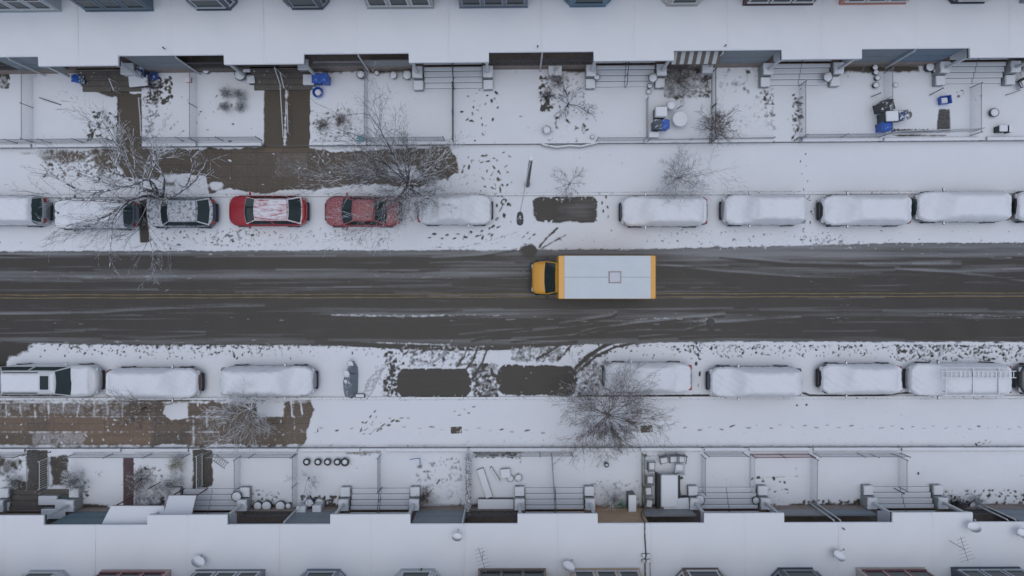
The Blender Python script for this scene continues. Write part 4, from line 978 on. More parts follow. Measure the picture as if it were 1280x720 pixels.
def dusted(name, c, amt, scale, opac, stretch=(1, 1, 1)):
    m, nt, b = newmat(name)
    g = N(nt, 'ShaderNodeNewGeometry'); sx = N(nt, 'ShaderNodeSeparateXYZ'); nt.links.new(g.outputs['Normal'], sx.inputs[0])
    up = ramp(nt, sx.outputs[2], .45, .8); tc = N(nt, 'ShaderNodeTexCoord'); mp = N(nt, 'ShaderNodeMapping'); mp.inputs['Scale'].default_value = stretch
    nt.links.new(tc.outputs['Object'], mp.inputs[0]); nn = noise(nt, scale, 9, .68, mp.outputs[0])
    th = ramp(nt, nn, max(0, .68-amt*.4), .84-amt*.4); mu = N(nt, 'ShaderNodeMath', operation='MULTIPLY'); nt.links.new(up, mu.inputs[0]); nt.links.new(th, mu.inputs[1])
    m2 = N(nt, 'ShaderNodeMath', operation='MULTIPLY'); nt.links.new(mu.outputs[0], m2.inputs[0]); m2.inputs[1].default_value = opac
    nt.links.new(mixc(nt, m2.outputs[0], c, SNOW), b.inputs['Base Color'])
    mr = N(nt, 'ShaderNodeMix', data_type='FLOAT'); nt.links.new(m2.outputs[0], mr.inputs[0]); mr.inputs[2].default_value = .3; mr.inputs[3].default_value = .85; nt.links.new(mr.outputs[0], b.inputs['Roughness'])
    bump(nt, b, nn, .3, .01); return m
def paintm(name, c, snow_=0, var=.08): return plain(name, c, .3, .0, var, 2.0, snow=snow_, coat=.5)
white_p = paintm('white_car_paint', (.55, .57, .58)); dkblue_p = dusted('dark_blue_car_paint', (.03, .048, .08), .80, 6, .72); red_p = paintm('red_car_paint', (.33, .012, .020)); red2_p = dusted('dusted_red_car_paint', (.25, .012, .020), .60, 16, .30); red_roof = dusted('streaked_red_roof_paint', (.36, .03, .06), .82, 5, .9, (.35, 1.6, 1))
black_p = paintm('black_car_paint', (.03, .032, .036)); silver_p = paintm('silver_car_paint', (.28, .30, .32)); slate_p = paintm('slate_car_paint', (.09, .11, .14)); tanp = paintm('brown_car_paint', (.14, .09, .08)); grn = paintm('dark_green_car_paint', (.04, .07, .06))
car(-52, 59, 243, 284, -1, 'suv', silver_p, 'snow-buried silver car at the left edge of the upper kerb', 'rearclear')
car(66, 171, 246, 289, -1, 'suv', slate_p, 'snow-dusted car under the pale branches, dark rear showing, second from left upper kerb', 'rearclear', thick=.08)
car(184, 268, 246, 284, -1, 'hatch', dkblue_p, 'dark blue car half cleared of snow beside the first red car', 'dusted')
r1 = car(285, 383, 243, 284, -1, 'hatch', red_p, 'bright red hatchback with clean hood and streaks of snow on its roof', 'dusted', cabm=red_roof)
r2 = car(405, 500, 244, 284, -1, 'sedan', red2_p, 'dull red sedan powdered with snow under the big bare tree', 'dusted')
car(522, 615, 243, 281, 1, 'sedan', silver_p, 'snow-covered car between the big bare tree and the footprints, upper kerb')
car(776, 884, 243.5, 285, -1, 'van', slate_p, 'fully snow-covered long car right of the empty parking space, upper kerb', thick=.14)
car(903, 1006, 243, 282, -1, 'suv', silver_p, 'fully snow-covered car second right of the upper empty parking space')
car(1026, 1138, 241, 285, -1, 'van', black_p, 'fully snow-covered car just right of the trodden crossing, upper kerb')
car(1144, 1262, 238, 279, -1, 'van', grn, 'fully snow-covered car beside the right end of the upper kerb', thick=.16)
car(1268, 1370, 237, 279, -1, 'suv', black_p, 'snow-covered car cut off by the right edge, upper kerb')
suv, X_, hw_, kk, bd = car(1, 124, 454, 498, 1, 'suv', white_p, 'white off-roader with cleared windshield and dark sunroof, left end of lower kerb', 'suv', W=1.95)
mb = MB(); f1, f2, f3, f4, zb, zr, zn, zd = kk
sx = X_(f2)+.32; mb.box(sx, sx+.50, -.40, .40, zr-.02, zr+.032, .015); mb.build('sunroof', carglass, suv)
for s_ in (-1, 1):
    mb = MB(); mb.tube([(X_(f2)+.95, s_*.60, zr+.05), (X_(f3)-.2, s_*.60, zr+.05)], .025, 6); mb.build('roof_rail', trimb, suv)
car(134, 250, 456, 501, 1, 'van', tanp, 'fully snow-covered van with maroon sides, second from left lower kerb', thick=.16)
car(277, 394, 453, 499, 1, 'suv', silver_p, 'fully snow-covered car left of the grey tarpaulin, lower kerb')
car(755, 865, 450, 494, -1, 'sedan', silver_p, 'snow-covered car beside the wide bare street tree, lower kerb')
car(886, 1001, 456, 498, -1, 'suv', slate_p, 'fully snow-covered car between narrow trodden gap and smaller car, lower kerb', thick=.16)
car(1025, 1127, 454, 493, -1, 'hatch', black_p, 'shorter fully snow-covered car left of the ladder van, lower kerb')
lv, X_, hw_, kk, bd = car(1141, 1270, 452, 499, -1, 'van', white_p, 'long snow-covered work van with a ladder on its roof, lower kerb', thick=.10, W=1.98, zref=1.3)
zr = kk[5]
lad = empty('ladder', (lv.location.x, lv.location.y, 0), 0, 'snowy ladder lying along the roof of the work van', 'ladder')
mb = MB(); q = P(1222, 468, zr+.25)-lv.location
for yy in (-.19, .19): mb.box(q.x-2.15, q.x+2.25, q.y+yy-.02, q.y+yy+.02, zr+.20, zr+.27)
icy = plain('snow_caked_aluminium', (.36, .37, .39), .6, snow=1.0); mb.build('side_rail', icy, lad)
mb = MB()
for i in range(17): x = q.x-2.05+i*.26; mb.box(x-.02, x+.02, q.y-.17, q.y+.17, zr+.22, zr+.25)
mb.build('rung', icy, lad)
rk = MB()
for x in (-1.4, .2, 1.7): rk.box(x-.025, x+.025, -.80, .80, zr+.14, zr+.19)
rk.box(-1.6, 2.0, -.82, -.78, zr+.14, zr+.20); rk.box(-1.6, 2.0, .78, .82, zr+.14, zr+.20)
for x in (-1.4, 1.7):
    for y in (-.6, .6): rk.box(x-.02, x+.02, y-.02, y+.02, zr-.1, zr+.16)
rack = rk.build('roof_rack', icy, lv)
car(1273, 1375, 452, 497, -1, 'suv', black_p, 'dark car cut off by the right edge, lower kerb', 'frontband')
car(-118, -3, 456, 500, 1, 'sedan', red_p, 'car cut off by the left edge with only a red lamp in view, lower kerb', 'full')

# yellow box truck
yp = plain('yellow_truck_paint', (.70, .34, .035), .35, 0, .06, 2, coat=.4); boxw = plain('pale_truck_roof', (.60, .64, .67), .6, 0, .09, 1.1)
boxside = yp
tp = P(759, 346.5, 3.35); truck = empty('box_truck', (tp.x, tp.y, .012), 0, 'yellow box truck with white roof driving along the dark wet street', 'truck')
k = (H-3.35)/F; bx0 = (698-759)*k; bx1 = (820-759)*k; bh = 27.2*k
mb = MB(); mb.box(bx0, bx1, -bh, bh, .95, 3.30, .05); bxo = mb.build('cargo_box', yp, truck)
mb = MB(); mb.box((705.5-759)*k, (813.5-759)*k, -bh+.02, bh-.02, 3.302, 3.345, .01); mb.build('box_roof', boxw, bxo)
mb = MB(); mb.box((705.8-759)*k, (813.2-759)*k, -.012, .012, 3.346, 3.358); mb.build('roof_seam', plain('grey_sealant', (.35, .36, .37)), bxo)
vx = (768.5-759)*k
mb = MB(); mb.box(vx-.36, vx+.36, -.34, .34, 3.3465, 3.352); mb.build('vent_base', plain('vent_sealant', (.36, .31, .30)), bxo)
mb = MB(); mb.box(vx-.30, vx+.30, -.28, .28, 3.353, 3.43, .03); mb.build('roof_vent', plain('vent_plastic', (.58, .59, .62), .5, 0, .15, 6), bxo)
for s_ in (-1, 1):
    for xx in np.linspace(bx0+.1, bx1-.1, 13):
        mb = MB(); mb.box(xx-.012, xx+.012, s_*(bh), s_*(bh+.008), 1.0, 3.2)
        if s_ > 0 and xx < bx0+.2: pass
        mb.build('side_rib', yp, bxo)
mb = MB(); mb.box(bx1, bx1+.03, -bh+.12, bh-.12, 1.05, 3.15); mb.build('rear_door', plain('rear_door_paint', (.60, .29, .03), .4), bxo)
for s_ in (-1, 1):
    for zz in (1.0, 3.12):
        mb = MB(); mb.box(bx1+.001, bx1+.05, s_*(bh-.12), s_*(bh-.02), zz, zz+.12); mb.build('tail_light', lampr, bxo)
mb = MB(); mb.box(bx1, bx1+.18, -bh+.2, bh-.2, .55, .68, .02); mb.build('rear_bumper', trimb, truck)
for i, yy in enumerate((-.5, 0, .5)):
    mb = MB(); mb.box(bx0-.018, bx0+.004, yy-.05, yy+.05, 3.12, 3.18, .008); mb.build('marker_light', plain('amber_lens', (.6, .3, .04), .3), bxo)
mb = MB(); mb.box(bx0+.1, bx1-.1, -.42, .42, .55, .93); mb.box(bx0-1.2, bx0+.2, -.38, .38, .5, .8); mb.build('chassis', trimb, truck)
# cab: loft along x
cy = 0.02; cx0 = bx0-1.42; rows = []
for (x, w, zl, zt) in ((cx0, .60, .50, .98), (cx0+.03, .74, .45, 1.10), (cx0+.09, .86, .42, 1.20), (cx0+.22, .93, .40, 1.30), (cx0+.45, .965, .40, 1.37), (cx0+.70, .98, .40, 1.42), (cx0+.88, .99, .40, 1.46)):
    rows.append([(x, -w*q, z) for q, z in ((.9, zl), (1, zl+.15), (1, zt-.18), (.93, zt-.05), (.75, zt), (0, zt+.03))] + [(x, w*q, z) for q, z in ((.75, zt), (.93, zt-.05), (1, zt-.18), (1, zl+.15), (.9, zl))])
mb = MB(); mb.grid(rows); mb.add(rows[0], [tuple(range(11))]); hood = mb.build('hood', yp, truck, smooth=True)
xs = cx0+.80; mb = MB()
prof = [(xs-.02, 1.42), (xs+.55, 2.22), (bx0-.01, 2.30), (bx0+.5, 2.30), (bx0+.5, .45), (xs, .45)]
L_ = [(x, -.99+(.14 if z > 2 else 0), z) for x, z in prof]; Rr = [(x, .99-(.14 if z > 2 else 0), z) for x, z in prof]
mb.add(L_+Rr, [tuple(range(6)), tuple(range(11, 5, -1))]+[(i, (i+1) % 6, 6+(i+1) % 6, 6+i) for i in range(6)]); mb.build('cab', yp, truck)
mb = MB(); rows = []
for t in (.03, .5, .96):
    r = []
    for s_ in (-1, -.6, -.2, .2, .6, 1): r.append((xs-.02+.57*t-.07*(1-s_*s_)-.012, s_*(.93-.12*t), 1.42+.80*t+.012))
    rows.append(r)
mb.grid(rows); mb.grid([[(p[0]+.03, p[1], p[2]-.02) for p in rows[0]], rows[0]]); mb.grid([[(p[0]+.05, p[1], p[2]-.02) for p in rows[-1]], rows[-1]]); mb.build('windshield', carglass, truck, smooth=True)
for s_ in (-1, 1):
    mb = MB(); mb.add([(xs+.12, s_*.994, 1.45), (bx0+.3, s_*.994, 1.45), (bx0+.3, s_*.885, 2.15), (xs+.58, s_*.885, 2.15)], [(0, 1, 2, 3)]); mb.add([(v[0], v[1]+.012*s_, v[2]) for v in mb.v[:4]], [(3, 2, 1, 0)]); mb.build('side_window', carglass, truck)
    mb = MB(); mb.box(xs+.06, xs+.13, s_*1.00, s_*1.22, 1.72, 1.74); mb.box(xs+.02, xs+.14, s_*1.12, s_*1.24, 1.45, 1.78, .02); mb.build('mirror', trimb, truck)
    mb = MB(); mb.box(cx0-.02, cx0+.1, s_*.55, s_*.80, .78, 1.0, .03); mb.build('headlight', lampw, truck)
mb = MB(); mb.box(cx0-.10, cx0+.05, -.90, .90, .45, .66, .05); mb.build('front_bumper', plain('dark_bumper', (.05, .05, .055)), truck)
mb = MB(); mb.box(cx0-.03, cx0+.04, -.5, .5, .70, .98, .02); mb.build('grille', trimb, truck)
for xw, ws in ((cx0+.62, (.88,)), (bx1-1.5, (.93,))):
    for s_ in (-1, 1):
        mb = MB(); yw = s_*.9; nn = 20; r0 = .40
        vs = [(xw+r0*math.cos(2*PI*i/nn), yw+w_, r0+r0*math.sin(2*PI*i/nn)) for w_ in (-.14, .14) for i in range(nn)]
        mb.add(vs, [(i, (i+1) % nn, nn+(i+1) % nn, nn+i) for i in range(nn)]+[tuple(range(nn-1, -1, -1)), tuple(range(nn, 2*nn))]); wh = mb.build('wheel', tyre, truck)
        mb = MB(); r0_ = .24; vs = [(xw+r0_*math.cos(2*PI*i/nn), yw+w_*s_, r0+r0_*math.sin(2*PI*i/nn)) for w_ in (.13, .15) for i in range(nn)]
        mb.add(vs, [(i, (i+1) % nn, nn+(i+1) % nn, nn+i) for i in range(nn)]+[tuple(range(nn, 2*nn))]); mb.build('rim', rimm, wh)

# ------------------------------------------------------------------ street lamp
lb = P(659, 231, .15); lamp = empty('street_lamp', lb, 0, 'tall grey street lamp on the upper sidewalk, arm over the parking lane', 'street lamp')
polem = plain('weathered_lamp_pole', (.17, .18, .17), .8, 0, .25)
mb = MB(); mb.tube([(0, 0, 0), (0, 0, .3), (0, 0, .32), (0, 0, 8.5)], [.17, .17, .13, .09], 12); mb.build('pole', polem, lamp, smooth=False)
tp_ = P(650, 266, 9.0)-lb
mb = MB(); mb.tube([(0, 0, 8.3), (tp_.x*.3, tp_.y*.25, 8.75), (tp_.x*.7, tp_.y*.7, 8.95), (tp_.x, tp_.y, 8.9)], .028, 8); mb.build('arm', plain('pale_lamp_arm', (.45, .47, .48)), lamp)
mb = MB(); mb.lathe(0, 0, [(.10, 8.5), (.13, 8.55), (.11, 8.62), (.02, 8.66)], 10); mb.build('snow_cover', snow, lamp)
hd = empty  # head mesh built from rings
rows = []
for t, w, z0, z1 in ((0, .05, 8.86, 8.95), (.08, .13, 8.83, 8.99), (.25, .165, 8.78, 9.02), (.45, .17, 8.78, 9.01), (.60, .14, 8.80, 8.97), (.66, .05, 8.85, 8.92)):
    rows.append([(w*math.cos(a_), -t, (z0+z1)/2+(z1-z0)/2*math.sin(a_)) for a_ in [2*PI*i/12 for i in range(13)]])
mb = MB(); mb.grid([[(tp_.x+p[0], tp_.y+.05+p[1], p[2]) for p in r] for r in rows]); hd = mb.build('lamp_head', plain('dark_lamp_housing', (.06, .065, .065), .6, snow=.1), lamp, smooth=True)
mb = MB(); mb.cyl(tp_.x, tp_.y-.2, 9.0, 9.09, .045, .04, 10); mb.build('photocell', WHITE, hd)

# ------------------------------------------------------------------ trees and shrubs
def branchset(rng, mb, start, direc, length, rad, depth, spread=.6, droop=0.0, up=.15, minr=.010, nseg=5, kids=(5, 4, 3), tip=None):
    pts = [start.copy()]; d = direc.normalized(); rads = [rad]
    for i in range(nseg):
        d = (d + Vector((rng.uniform(-1, 1), rng.uniform(-1, 1), rng.uniform(-.6, .6)))*.16 + Vector((0, 0, up*.3))).normalized()
        pts.append(pts[-1] + d*(length/nseg)); rads.append(max(minr*.8, rad*(1-.75*(i+1)/nseg)))
    mb.tube(pts, rads, 4 if rad > .03 else 3)
    if depth <= 0: return
    n = kids[min(len(kids)-1, len(kids)-depth)]
    for k_ in range(n):
        t = .25+.75*(k_+rng.random()*.8)/n; t = min(t, .98); i = min(int(t*nseg), nseg-1); u = t*nseg-i
        p = pts[i].lerp(pts[i+1], u); dd = (pts[i+1]-pts[i]).normalized()
        ax = dd.cross(Vector((rng.uniform(-1, 1), rng.uniform(-1, 1), rng.uniform(-1, 1)))).normalized()
        nd = (dd + ax*rng.uniform(spread*.6, spread*1.5)).normalized()
        branchset(rng, mb, p, nd, length*rng.uniform(.42, .68)*(1-.3*t), max(minr, rads[i]*.6), depth-1, spread, droop, up, minr, max(3, nseg-1), kids)
def tree(px, py, label, h=6, rc=2.5, nmain=11, seed=1, bark='grey_bark', trunk_h=1.6, tr=.11, kids=(7, 5, 3), depth=2, tilt=(35, 75), name='bare_tree', grp='bare trees in the snow', z0=.15, limbs=None, minr=.010, cat='tree', spread=.55, mr=.34):
    b_ = P(px, py, z0); rng = random.Random(seed)
    root = empty(name, b_, 0, label, cat, grp)
    m = BARK[bark]
    mb = MB(); mb.tube([(0, 0, -.05), (0, 0, trunk_h*.5), (.03, .02, trunk_h)], [tr*1.25, tr, tr*.85], 10); mb.build('trunk', m, root, smooth=True)
    mb = MB()
    if limbs:
        for lim in limbs:
            pts = [P(*q)-b_ for q in lim]; n = len(pts); rads = [max(.02, tr*.55*(1-.8*i/(n-1))) for i in range(n)]
            # smooth the limb
            sp = []; sr = []
            for i in range(n-1):
                p0 = pts[max(0, i-1)]; p1 = pts[i]; p2 = pts[i+1]; p3 = pts[min(n-1, i+2)]
                for t in (0, .25, .5, .75):
                    sp.append(.5*((2*p1)+(p2-p0)*t+(2*p0-5*p1+4*p2-p3)*t*t+(3*p1-p0-3*p2+p3)*t**3)+Vector((rng.uniform(-.03, .03), rng.uniform(-.03, .03), 0))); sr.append(rads[i]*(1-t)+rads[i+1]*t)
            sp.append(pts[-1]); sr.append(rads[-1]); mb.tube(sp, sr, 6)
            for k_ in range(int(len(sp)*1.3)):
                i = rng.randrange(2, len(sp)-1); dd = (sp[i+1 if i+1 < len(sp) else i]-sp[i-1]).normalized()
                ax = dd.cross(Vector((rng.uniform(-1, 1), rng.uniform(-1, 1), rng.uniform(-1, 1)))).normalized()
                branchset(rng, mb, sp[i], dd+ax*.9, rng.uniform(.6, 1.7), max(minr, sr[i]*.4), 1, .7, 0, .1, minr, 4, (4,))
    for k_ in range(nmain):
        az = 2*PI*(k_+rng.random()*1.6)/max(1, nmain); el = math.radians(rng.uniform(*tilt))
        d = Vector((math.cos(az)*math.cos(el), math.sin(az)*math.cos(el), math.sin(el)))
        L = min(rc/max(.2, math.cos(el)), (h-trunk_h)/max(.15, math.sin(el)))*rng.uniform(.5, 1.1)*(1+.18*math.sin(az+seed))
        zs = trunk_h*rng.uniform(.72, 1.0)
        branchset(rng, mb, Vector((.02, .01, zs)), d, L, tr*mr, depth, spread, 0, .12, minr, 5, kids)
    mb.build('crown', m, root)
    return root
BARK = dict(twig_grey=barkmat('twig_grey', (.16, .14, .135), .3), half_snowy_bark=barkmat('half_snowy_bark', (.105, .095, .095), .38), grey_bark=barkmat('grey_bark', (.115, .10, .10), .25), snowy_bark=barkmat('snowy_bark', (.13, .12, .12), .60), dark_bark=barkmat('dark_bark', (.075, .068, .072), .15), pale_bark=barkmat('pale_bark', (.30, .28, .27), .45), brown_twig=barkmat('brown_twig', (.13, .10, .085), .25), snowy_twig=barkmat('snowy_twig', (.14, .14, .14), .75), olive_twig=barkmat('olive_twig', (.24, .21, .08), .5))
tree(513, 234, 'large bare tree with snowy twigs over the dull red sedan', 6.8, 3.1, 20, 11, 'half_snowy_bark', 1.5, .17, (9, 7, 3), 3, (18, 70), minr=.0075)
tree(200, 243, 'wide sparse bare tree with long pale limbs at upper left', 7, 3.6, 7, 23, 'half_snowy_bark', 2.2, .15, (8, 6, 4), 3, (12, 40), minr=.007, limbs=[
    [(203, 250, 2.0), (197, 243, 3), (187, 226, 4.5), (193, 205, 5.5), (197, 186, 6.2)],
    [(203, 250, 2.0), (188, 226, 4.2), (171, 229, 5.2), (150, 234, 6), (124, 224, 6.5)],
    [(203, 250, 2.0), (185, 245, 3.0), (160, 252, 4.5), (143, 272, 5.6), (139, 300, 6.0), (137, 335, 6.0)],
    [(203, 250, 2.0), (205, 222, 4.2), (190, 200, 5), (222, 197, 6)], [(203, 250, 2.0), (225, 240, 3.6), (240, 215, 5), (236, 186, 6)],
    [(160, 252, 4.5), (120, 250, 5), (80, 248, 5.6), (55, 243, 6), (28, 238, 6.4)], [(171, 229, 5.2), (145, 214, 5.6), (150, 190, 6.2)], [(225, 240, 3.6), (245, 224, 5), (260, 196, 6)], [(150, 234, 6), (110, 240, 6.2), (75, 225, 6.5), (50, 205, 6.8)],
    [(160, 252, 4.5), (130, 272, 5), (100, 278, 5.6), (72, 285, 6)], [(124, 224, 6.5), (100, 215, 6.6), (78, 200, 6.8)]])
tree(711, 231, 'tiny bare street tree above the upper empty parking space', 2.8, .95, 9, 5, 'brown_twig', .7, .04, (7, 5), 2, (10, 65), minr=.006)
tree(843, 225, 'rounded bare street tree above the long buried car', 3.6, 1.55, 15, 8, 'grey_bark', 1.1, .07, (7, 4), 2, (15, 65), kids=(7, 5, 3), minr=.009) if False else tree(843, 225, 'rounded bare street tree above the long buried car', 3.4, 1.65, 18, 8, 'twig_grey', .9, .06, (9, 6), 2, (5, 72), minr=.006, spread=.9, mr=.3)
tree(709, 133, 'small bare yard tree with forked dark branches near top centre', 2.6, 1.05, 9, 15, 'dark_bark', .7, .05, (7, 5), 2, (10, 60), z0=.45, minr=.008)
tree(887, 163, 'upright bare shrub astride the dark iron fence', 2.6, .95, 16, 16, 'brown_twig', .3, .04, (8, 5), 2, (30, 80), z0=.45, name='bare_shrub', cat='shrub', grp='shrubs in the yards')
tree(757, 516, 'wide bare street tree with fanned dark branches on the lower sidewalk', 4.2, 2.45, 26, 31, 'brown_twig', .8, .09, (11, 7, 3), 3, (8, 62), minr=.0055, spread=.55, mr=.3)
tree(319, 508, 'bare tree with pale twigs left of the grey tarpaulin, lower sidewalk', 4.2, 1.9, 18, 37, 'snowy_bark', 1.0, .08, (9, 6), 2, (8, 60), minr=.007, spread=.8)
tree(182, 510, 'low bare tree beside the snow-covered maroon van, lower sidewalk', 3.0, 1.5, 9, 39, 'brown_twig', .7, .06, (9, 6), 2, (5, 50), minr=.007)
tree(387, 597, 'small snowy bare tree below the five pots', 2.2, 1.1, 9, 41, 'snowy_twig', .6, .04, (7, 5), 2, (10, 50), z0=.45, minr=.007)
for (x, y, l, h_, r_, n_, b_, sd) in ((98, 598, 'snowy round shrub in the lower left yard beside the bare slab path', 1.0, .75, 26, 'snowy_twig', 51), (216, 603, 'grey snowy shrub behind the cylinder-topped lean-to', 1.0, .75, 24, 'snowy_twig', 52), (224, 577, 'yellow green shrub with snow on its leaves, lower left', .9, .5, 24, 'olive_twig', 53), (178, 598, 'brown twiggy shrub right of the maroon path', 1.1, .75, 20, 'brown_twig', 54),
        (847, 103, 'low tangled brown shrub beside the striped awning', .9, 1.25, 30, 'brown_twig', 55), (697, 104, 'small twiggy shrub below the white planter, top centre', .9, .5, 16, 'brown_twig', 56), (683, 122, 'dark leafless stem cluster left of small yard tree', .7, .4, 12, 'dark_bark', 57), (285, 118, 'upper left one of the round topiary shrubs', .7, .38, 22, 'snowy_twig', 58), (302, 120, 'upper right one of the round topiary shrubs', .7, .36, 22, 'snowy_twig', 59),
        (284, 134, 'lower left one of the round topiary shrubs', .6, .34, 20, 'snowy_twig', 60), (303, 134, 'lower right one of the round topiary shrubs', .6, .34, 20, 'snowy_twig', 61), (765, 622, 'snow-flecked shrub above the green ladder-like panel', .9, .75, 18, 'snowy_twig', 62), (22, 600, 'dark snow-topped shrub in the bottom left yard', .8, .5, 20, 'snowy_twig', 63),
        (426, 152, 'brown withered plants beside the blue tub yard wall', .5, .6, 22, 'brown_twig', 64), (403, 158, 'thin withered stems right of the wide bare path', .5, .4, 16, 'brown_twig', 65), (1190, 628, 'dark bush beside the blue bag, bottom right', .8, .6, 22, 'dark_bark', 66), (1215, 625, 'snow-topped dark shrub at bottom right', .8, .45, 20, 'snowy_twig', 67), (1268, 84, 'dark shrub in the top right corner yard', .9, .6, 24, 'brown_twig', 68), (530, 620, 'brown grass clump beside the steps left of lower centre', .5, .5, 26, 'brown_twig', 69), (192, 110, 'dark toppled branches below the white cabinet', .5, .7, 14, 'dark_bark', 70)):
    tree(x, y, l, h_, r_, int(n_*1.3), sd, b_, .12, .03, (7, 4), 2, (8, 85), name='shrub', cat='shrub', grp='shrubs in the yards', z0=.45, minr=.006, spread=.8)
# ivy on a fence: uncountable
rng = random.Random(77); mb = MB()
for i in range(1800):
    c = P(586+rng.gauss(0, 1.6), rng.uniform(566, 640), .45); z = .5+abs(rng.gauss(.5, .35)); s_ = rng.uniform(.02, .05); a_ = rng.uniform(0, 6.28)
    n_ = Vector((rng.uniform(-1, 1), rng.uniform(-1, 1), 1)).normalized(); u = n_.orthogonal().normalized(); w = n_.cross(u)
    p = Vector((c.x, c.y, z)); mb.add([p+u*s_, p+w*s_, p-u*s_, p-w*s_], [(0, 1, 2, 3)])
tag(mb.build('ivy', plain('ivy_leaf', (.07, .075, .055), .8, 0, .4, 5, snow=.45)), 'dark ivy with snow along the fence left of the wooden planks', 'ivy', kind='stuff')

# ------------------------------------------------------------------ yard things
blue_p = plain('blue_plastic', (.02, .10, .42), .45, 0, .2, 4, snow=.08); dkblue_pl = plain('dark_blue_plastic', (.03, .06, .14), .5, 0, .2, 4, snow=.25); blackpl = plain('black_plastic', (.028, .03, .032), .5, 0, .2, 4, snow=.12); greypl = plain('grey_plastic', (.12, .125, .13), .6, snow=.25); terr = plain('terracotta', (.22, .11, .07), .8); blk = blackpl
def snowcap(mb, x, y, z, r, h): mb.lathe(x, y, [(r*.98, z-.01), (r, z+h*.3), (r*.85, z+h*.75), (r*.5, z+h), (.01, z+h*1.05)], 14)
def pot(px, py, r, h, label, m=None, z0=.45, empty_=False, grp='plant pots in the yards'):
    b_ = P(px, py, z0); root = empty('plant_pot', b_, 0, label, 'plant pot', grp); m = m or greypl
    mb = MB(); mb.lathe(0, 0, [(r*.68, 0), (r*.75, h*.1), (r*.95, h*.85), (r*1.06, h*.86), (r*1.06, h), (r*.9, h), (r*.85, h*.86)], 16); mb.build('pot', m, root)
    mb = MB(); snowcap(mb, 0, 0, h*.9, r*(.6 if empty_ else .92), h*.22+.03); mb.build('snow_cover', snow, root, smooth=True)
def bin_(px, py, w, d, h, label, m, ang=0, z0=.45, lid=None, cat='bin', name='rubbish_bin', snowtop=0, grp='bins in the yards'):
    b_ = P(px, py, z0); root = empty(name, b_, ang, label, cat, grp)
    mb = MB(); a, c = w/2, d/2; q = .84
    vs = [(-a*q, -c*q, .03), (a*q, -c*q, .03), (a*q, c*q, .03), (-a*q, c*q, .03), (-a, -c, h), (a, -c, h), (a, c, h), (-a, c, h)]
    mb.add(vs, [(3, 2, 1, 0), (0, 1, 5, 4), (1, 2, 6, 5), (2, 3, 7, 6), (3, 0, 4, 7)])
    mb.box(-a*.7, a*.7, -c-.0, c, h-.02, h+.0); mb.build('body', m, root)
    mb = MB(); mb.box(-a-.03, a+.03, -c-.04, c+.03, h+.002, h+.05, .02); mb.box(-a*.8, a*.8, -c*.8, c*.75, h+.05, h+.075, .015); l_ = mb.build('lid', lid or m, root)
    mb = MB(); mb.tube([(-a*.7, c+.06, h-.04), (a*.7, c+.06, h-.04)], .018, 6); mb.build('handle', m, root)
    if h > .6:
        for s_ in (-1, 1):
            mb = MB(); n = 12; vs = [(s_*a*.8+w_, c*.7+.1*math.cos(2*PI*i/n), .1+.1*math.sin(2*PI*i/n)) for w_ in (-.02, .02) for i in range(n)]
            mb.add(vs, [(i, (i+1) % n, n+(i+1) % n, n+i) for i in range(n)]+[tuple(range(n)), tuple(range(n, 2*n))]); mb.build('wheel', tyre, root)
    if snowtop:
        mb = MB(); mb.box(-a, a, -c, c, h+.075, h+.075+snowtop, .04); mb.build('snow_cover', snow, root)
    return root
def tub(px, py, w, d, h, label, m, ang=0, fill=True, name='recycling_tub'):
    b_ = P(px, py, .45); root = empty(name, b_, ang, label, 'tub', 'recycling tubs in the yards')
    mb = MB(); a, c = w/2, d/2; q = .82; t = .03
    o0 = [(-a*q, -c*q), (a*q, -c*q), (a*q, c*q), (-a*q, c*q)]; o1 = [(-a, -c), (a, -c), (a, c), (-a, c)]; i1 = [(-a+t, -c+t), (a-t, -c+t), (a-t, c-t), (-a+t, c-t)]; i0 = [(x*q, y*q) for x, y in i1]
    vs = [(x, y, 0) for x, y in o0]+[(x, y, h) for x, y in o1]+[(x, y, h) for x, y in i1]+[(x, y, .04) for x, y in i0]; fs = [(3, 2, 1, 0), (12, 13, 14, 15)]
    for r in range(3):
        for i in range(4): fs.append((r*4+i, r*4+(i+1) % 4, r*4+4+(i+1) % 4, r*4+4+i))
    mb.add(vs, fs); mb.box(-a-.02, -a, -c, c, h-.04, h+.01); mb.box(a, a+.02, -c, c, h-.04, h+.01); mb.build('body', m, root)
    if fill: mb = MB(); mb.box(-a*.7, a*.7, -c*.7, c*.7, .05, h*.6, .04); mb.build('snow_fill', snow, root)
def snowbox(px, py, w, d, h, label, name='storage_box', cat='box', m=None, ang=0, z0=.45, sh=.08, grp=None):
    b_ = P(px, py, z0); root = empty(name, b_, ang, label, cat, grp); m = m or greypl
    mb = MB(); mb.box(-w/2, w/2, -d/2, d/2, 0, h, .015); mb.box(-w/2-.02, w/2+.02, -d/2-.02, d/2+.02, h, h+.03, .01); mb.build('body', m, root)
    mb = MB(); mb.box(-w/2-.02, w/2+.02, -d/2-.02, d/2+.02, h+.031, h+.03+sh, min(.045, sh*.45)); mb.build('snow_cover', snow, root)
def stick(p0, p1, z0_, z1_, label, m=None, r=.03, name='pole', cat='pole', snowy=True):
    a = P(p0[0], p0[1], z0_); b_ = P(p1[0], p1[1], z1_); root = empty(name, a, 0, label, cat)
    mb = MB(); d = b_-a; mb.tube([(0, 0, 0), d*.5, d], [r, r*.95, r*.9], 8); mb.build('shaft', m or dark, root)
    mb = MB(); e = d.normalized(); mb.tube([d*.97, d*1.02], [r*1.5, r*1.5], 8); mb.build('end_cap', m or dark, root)
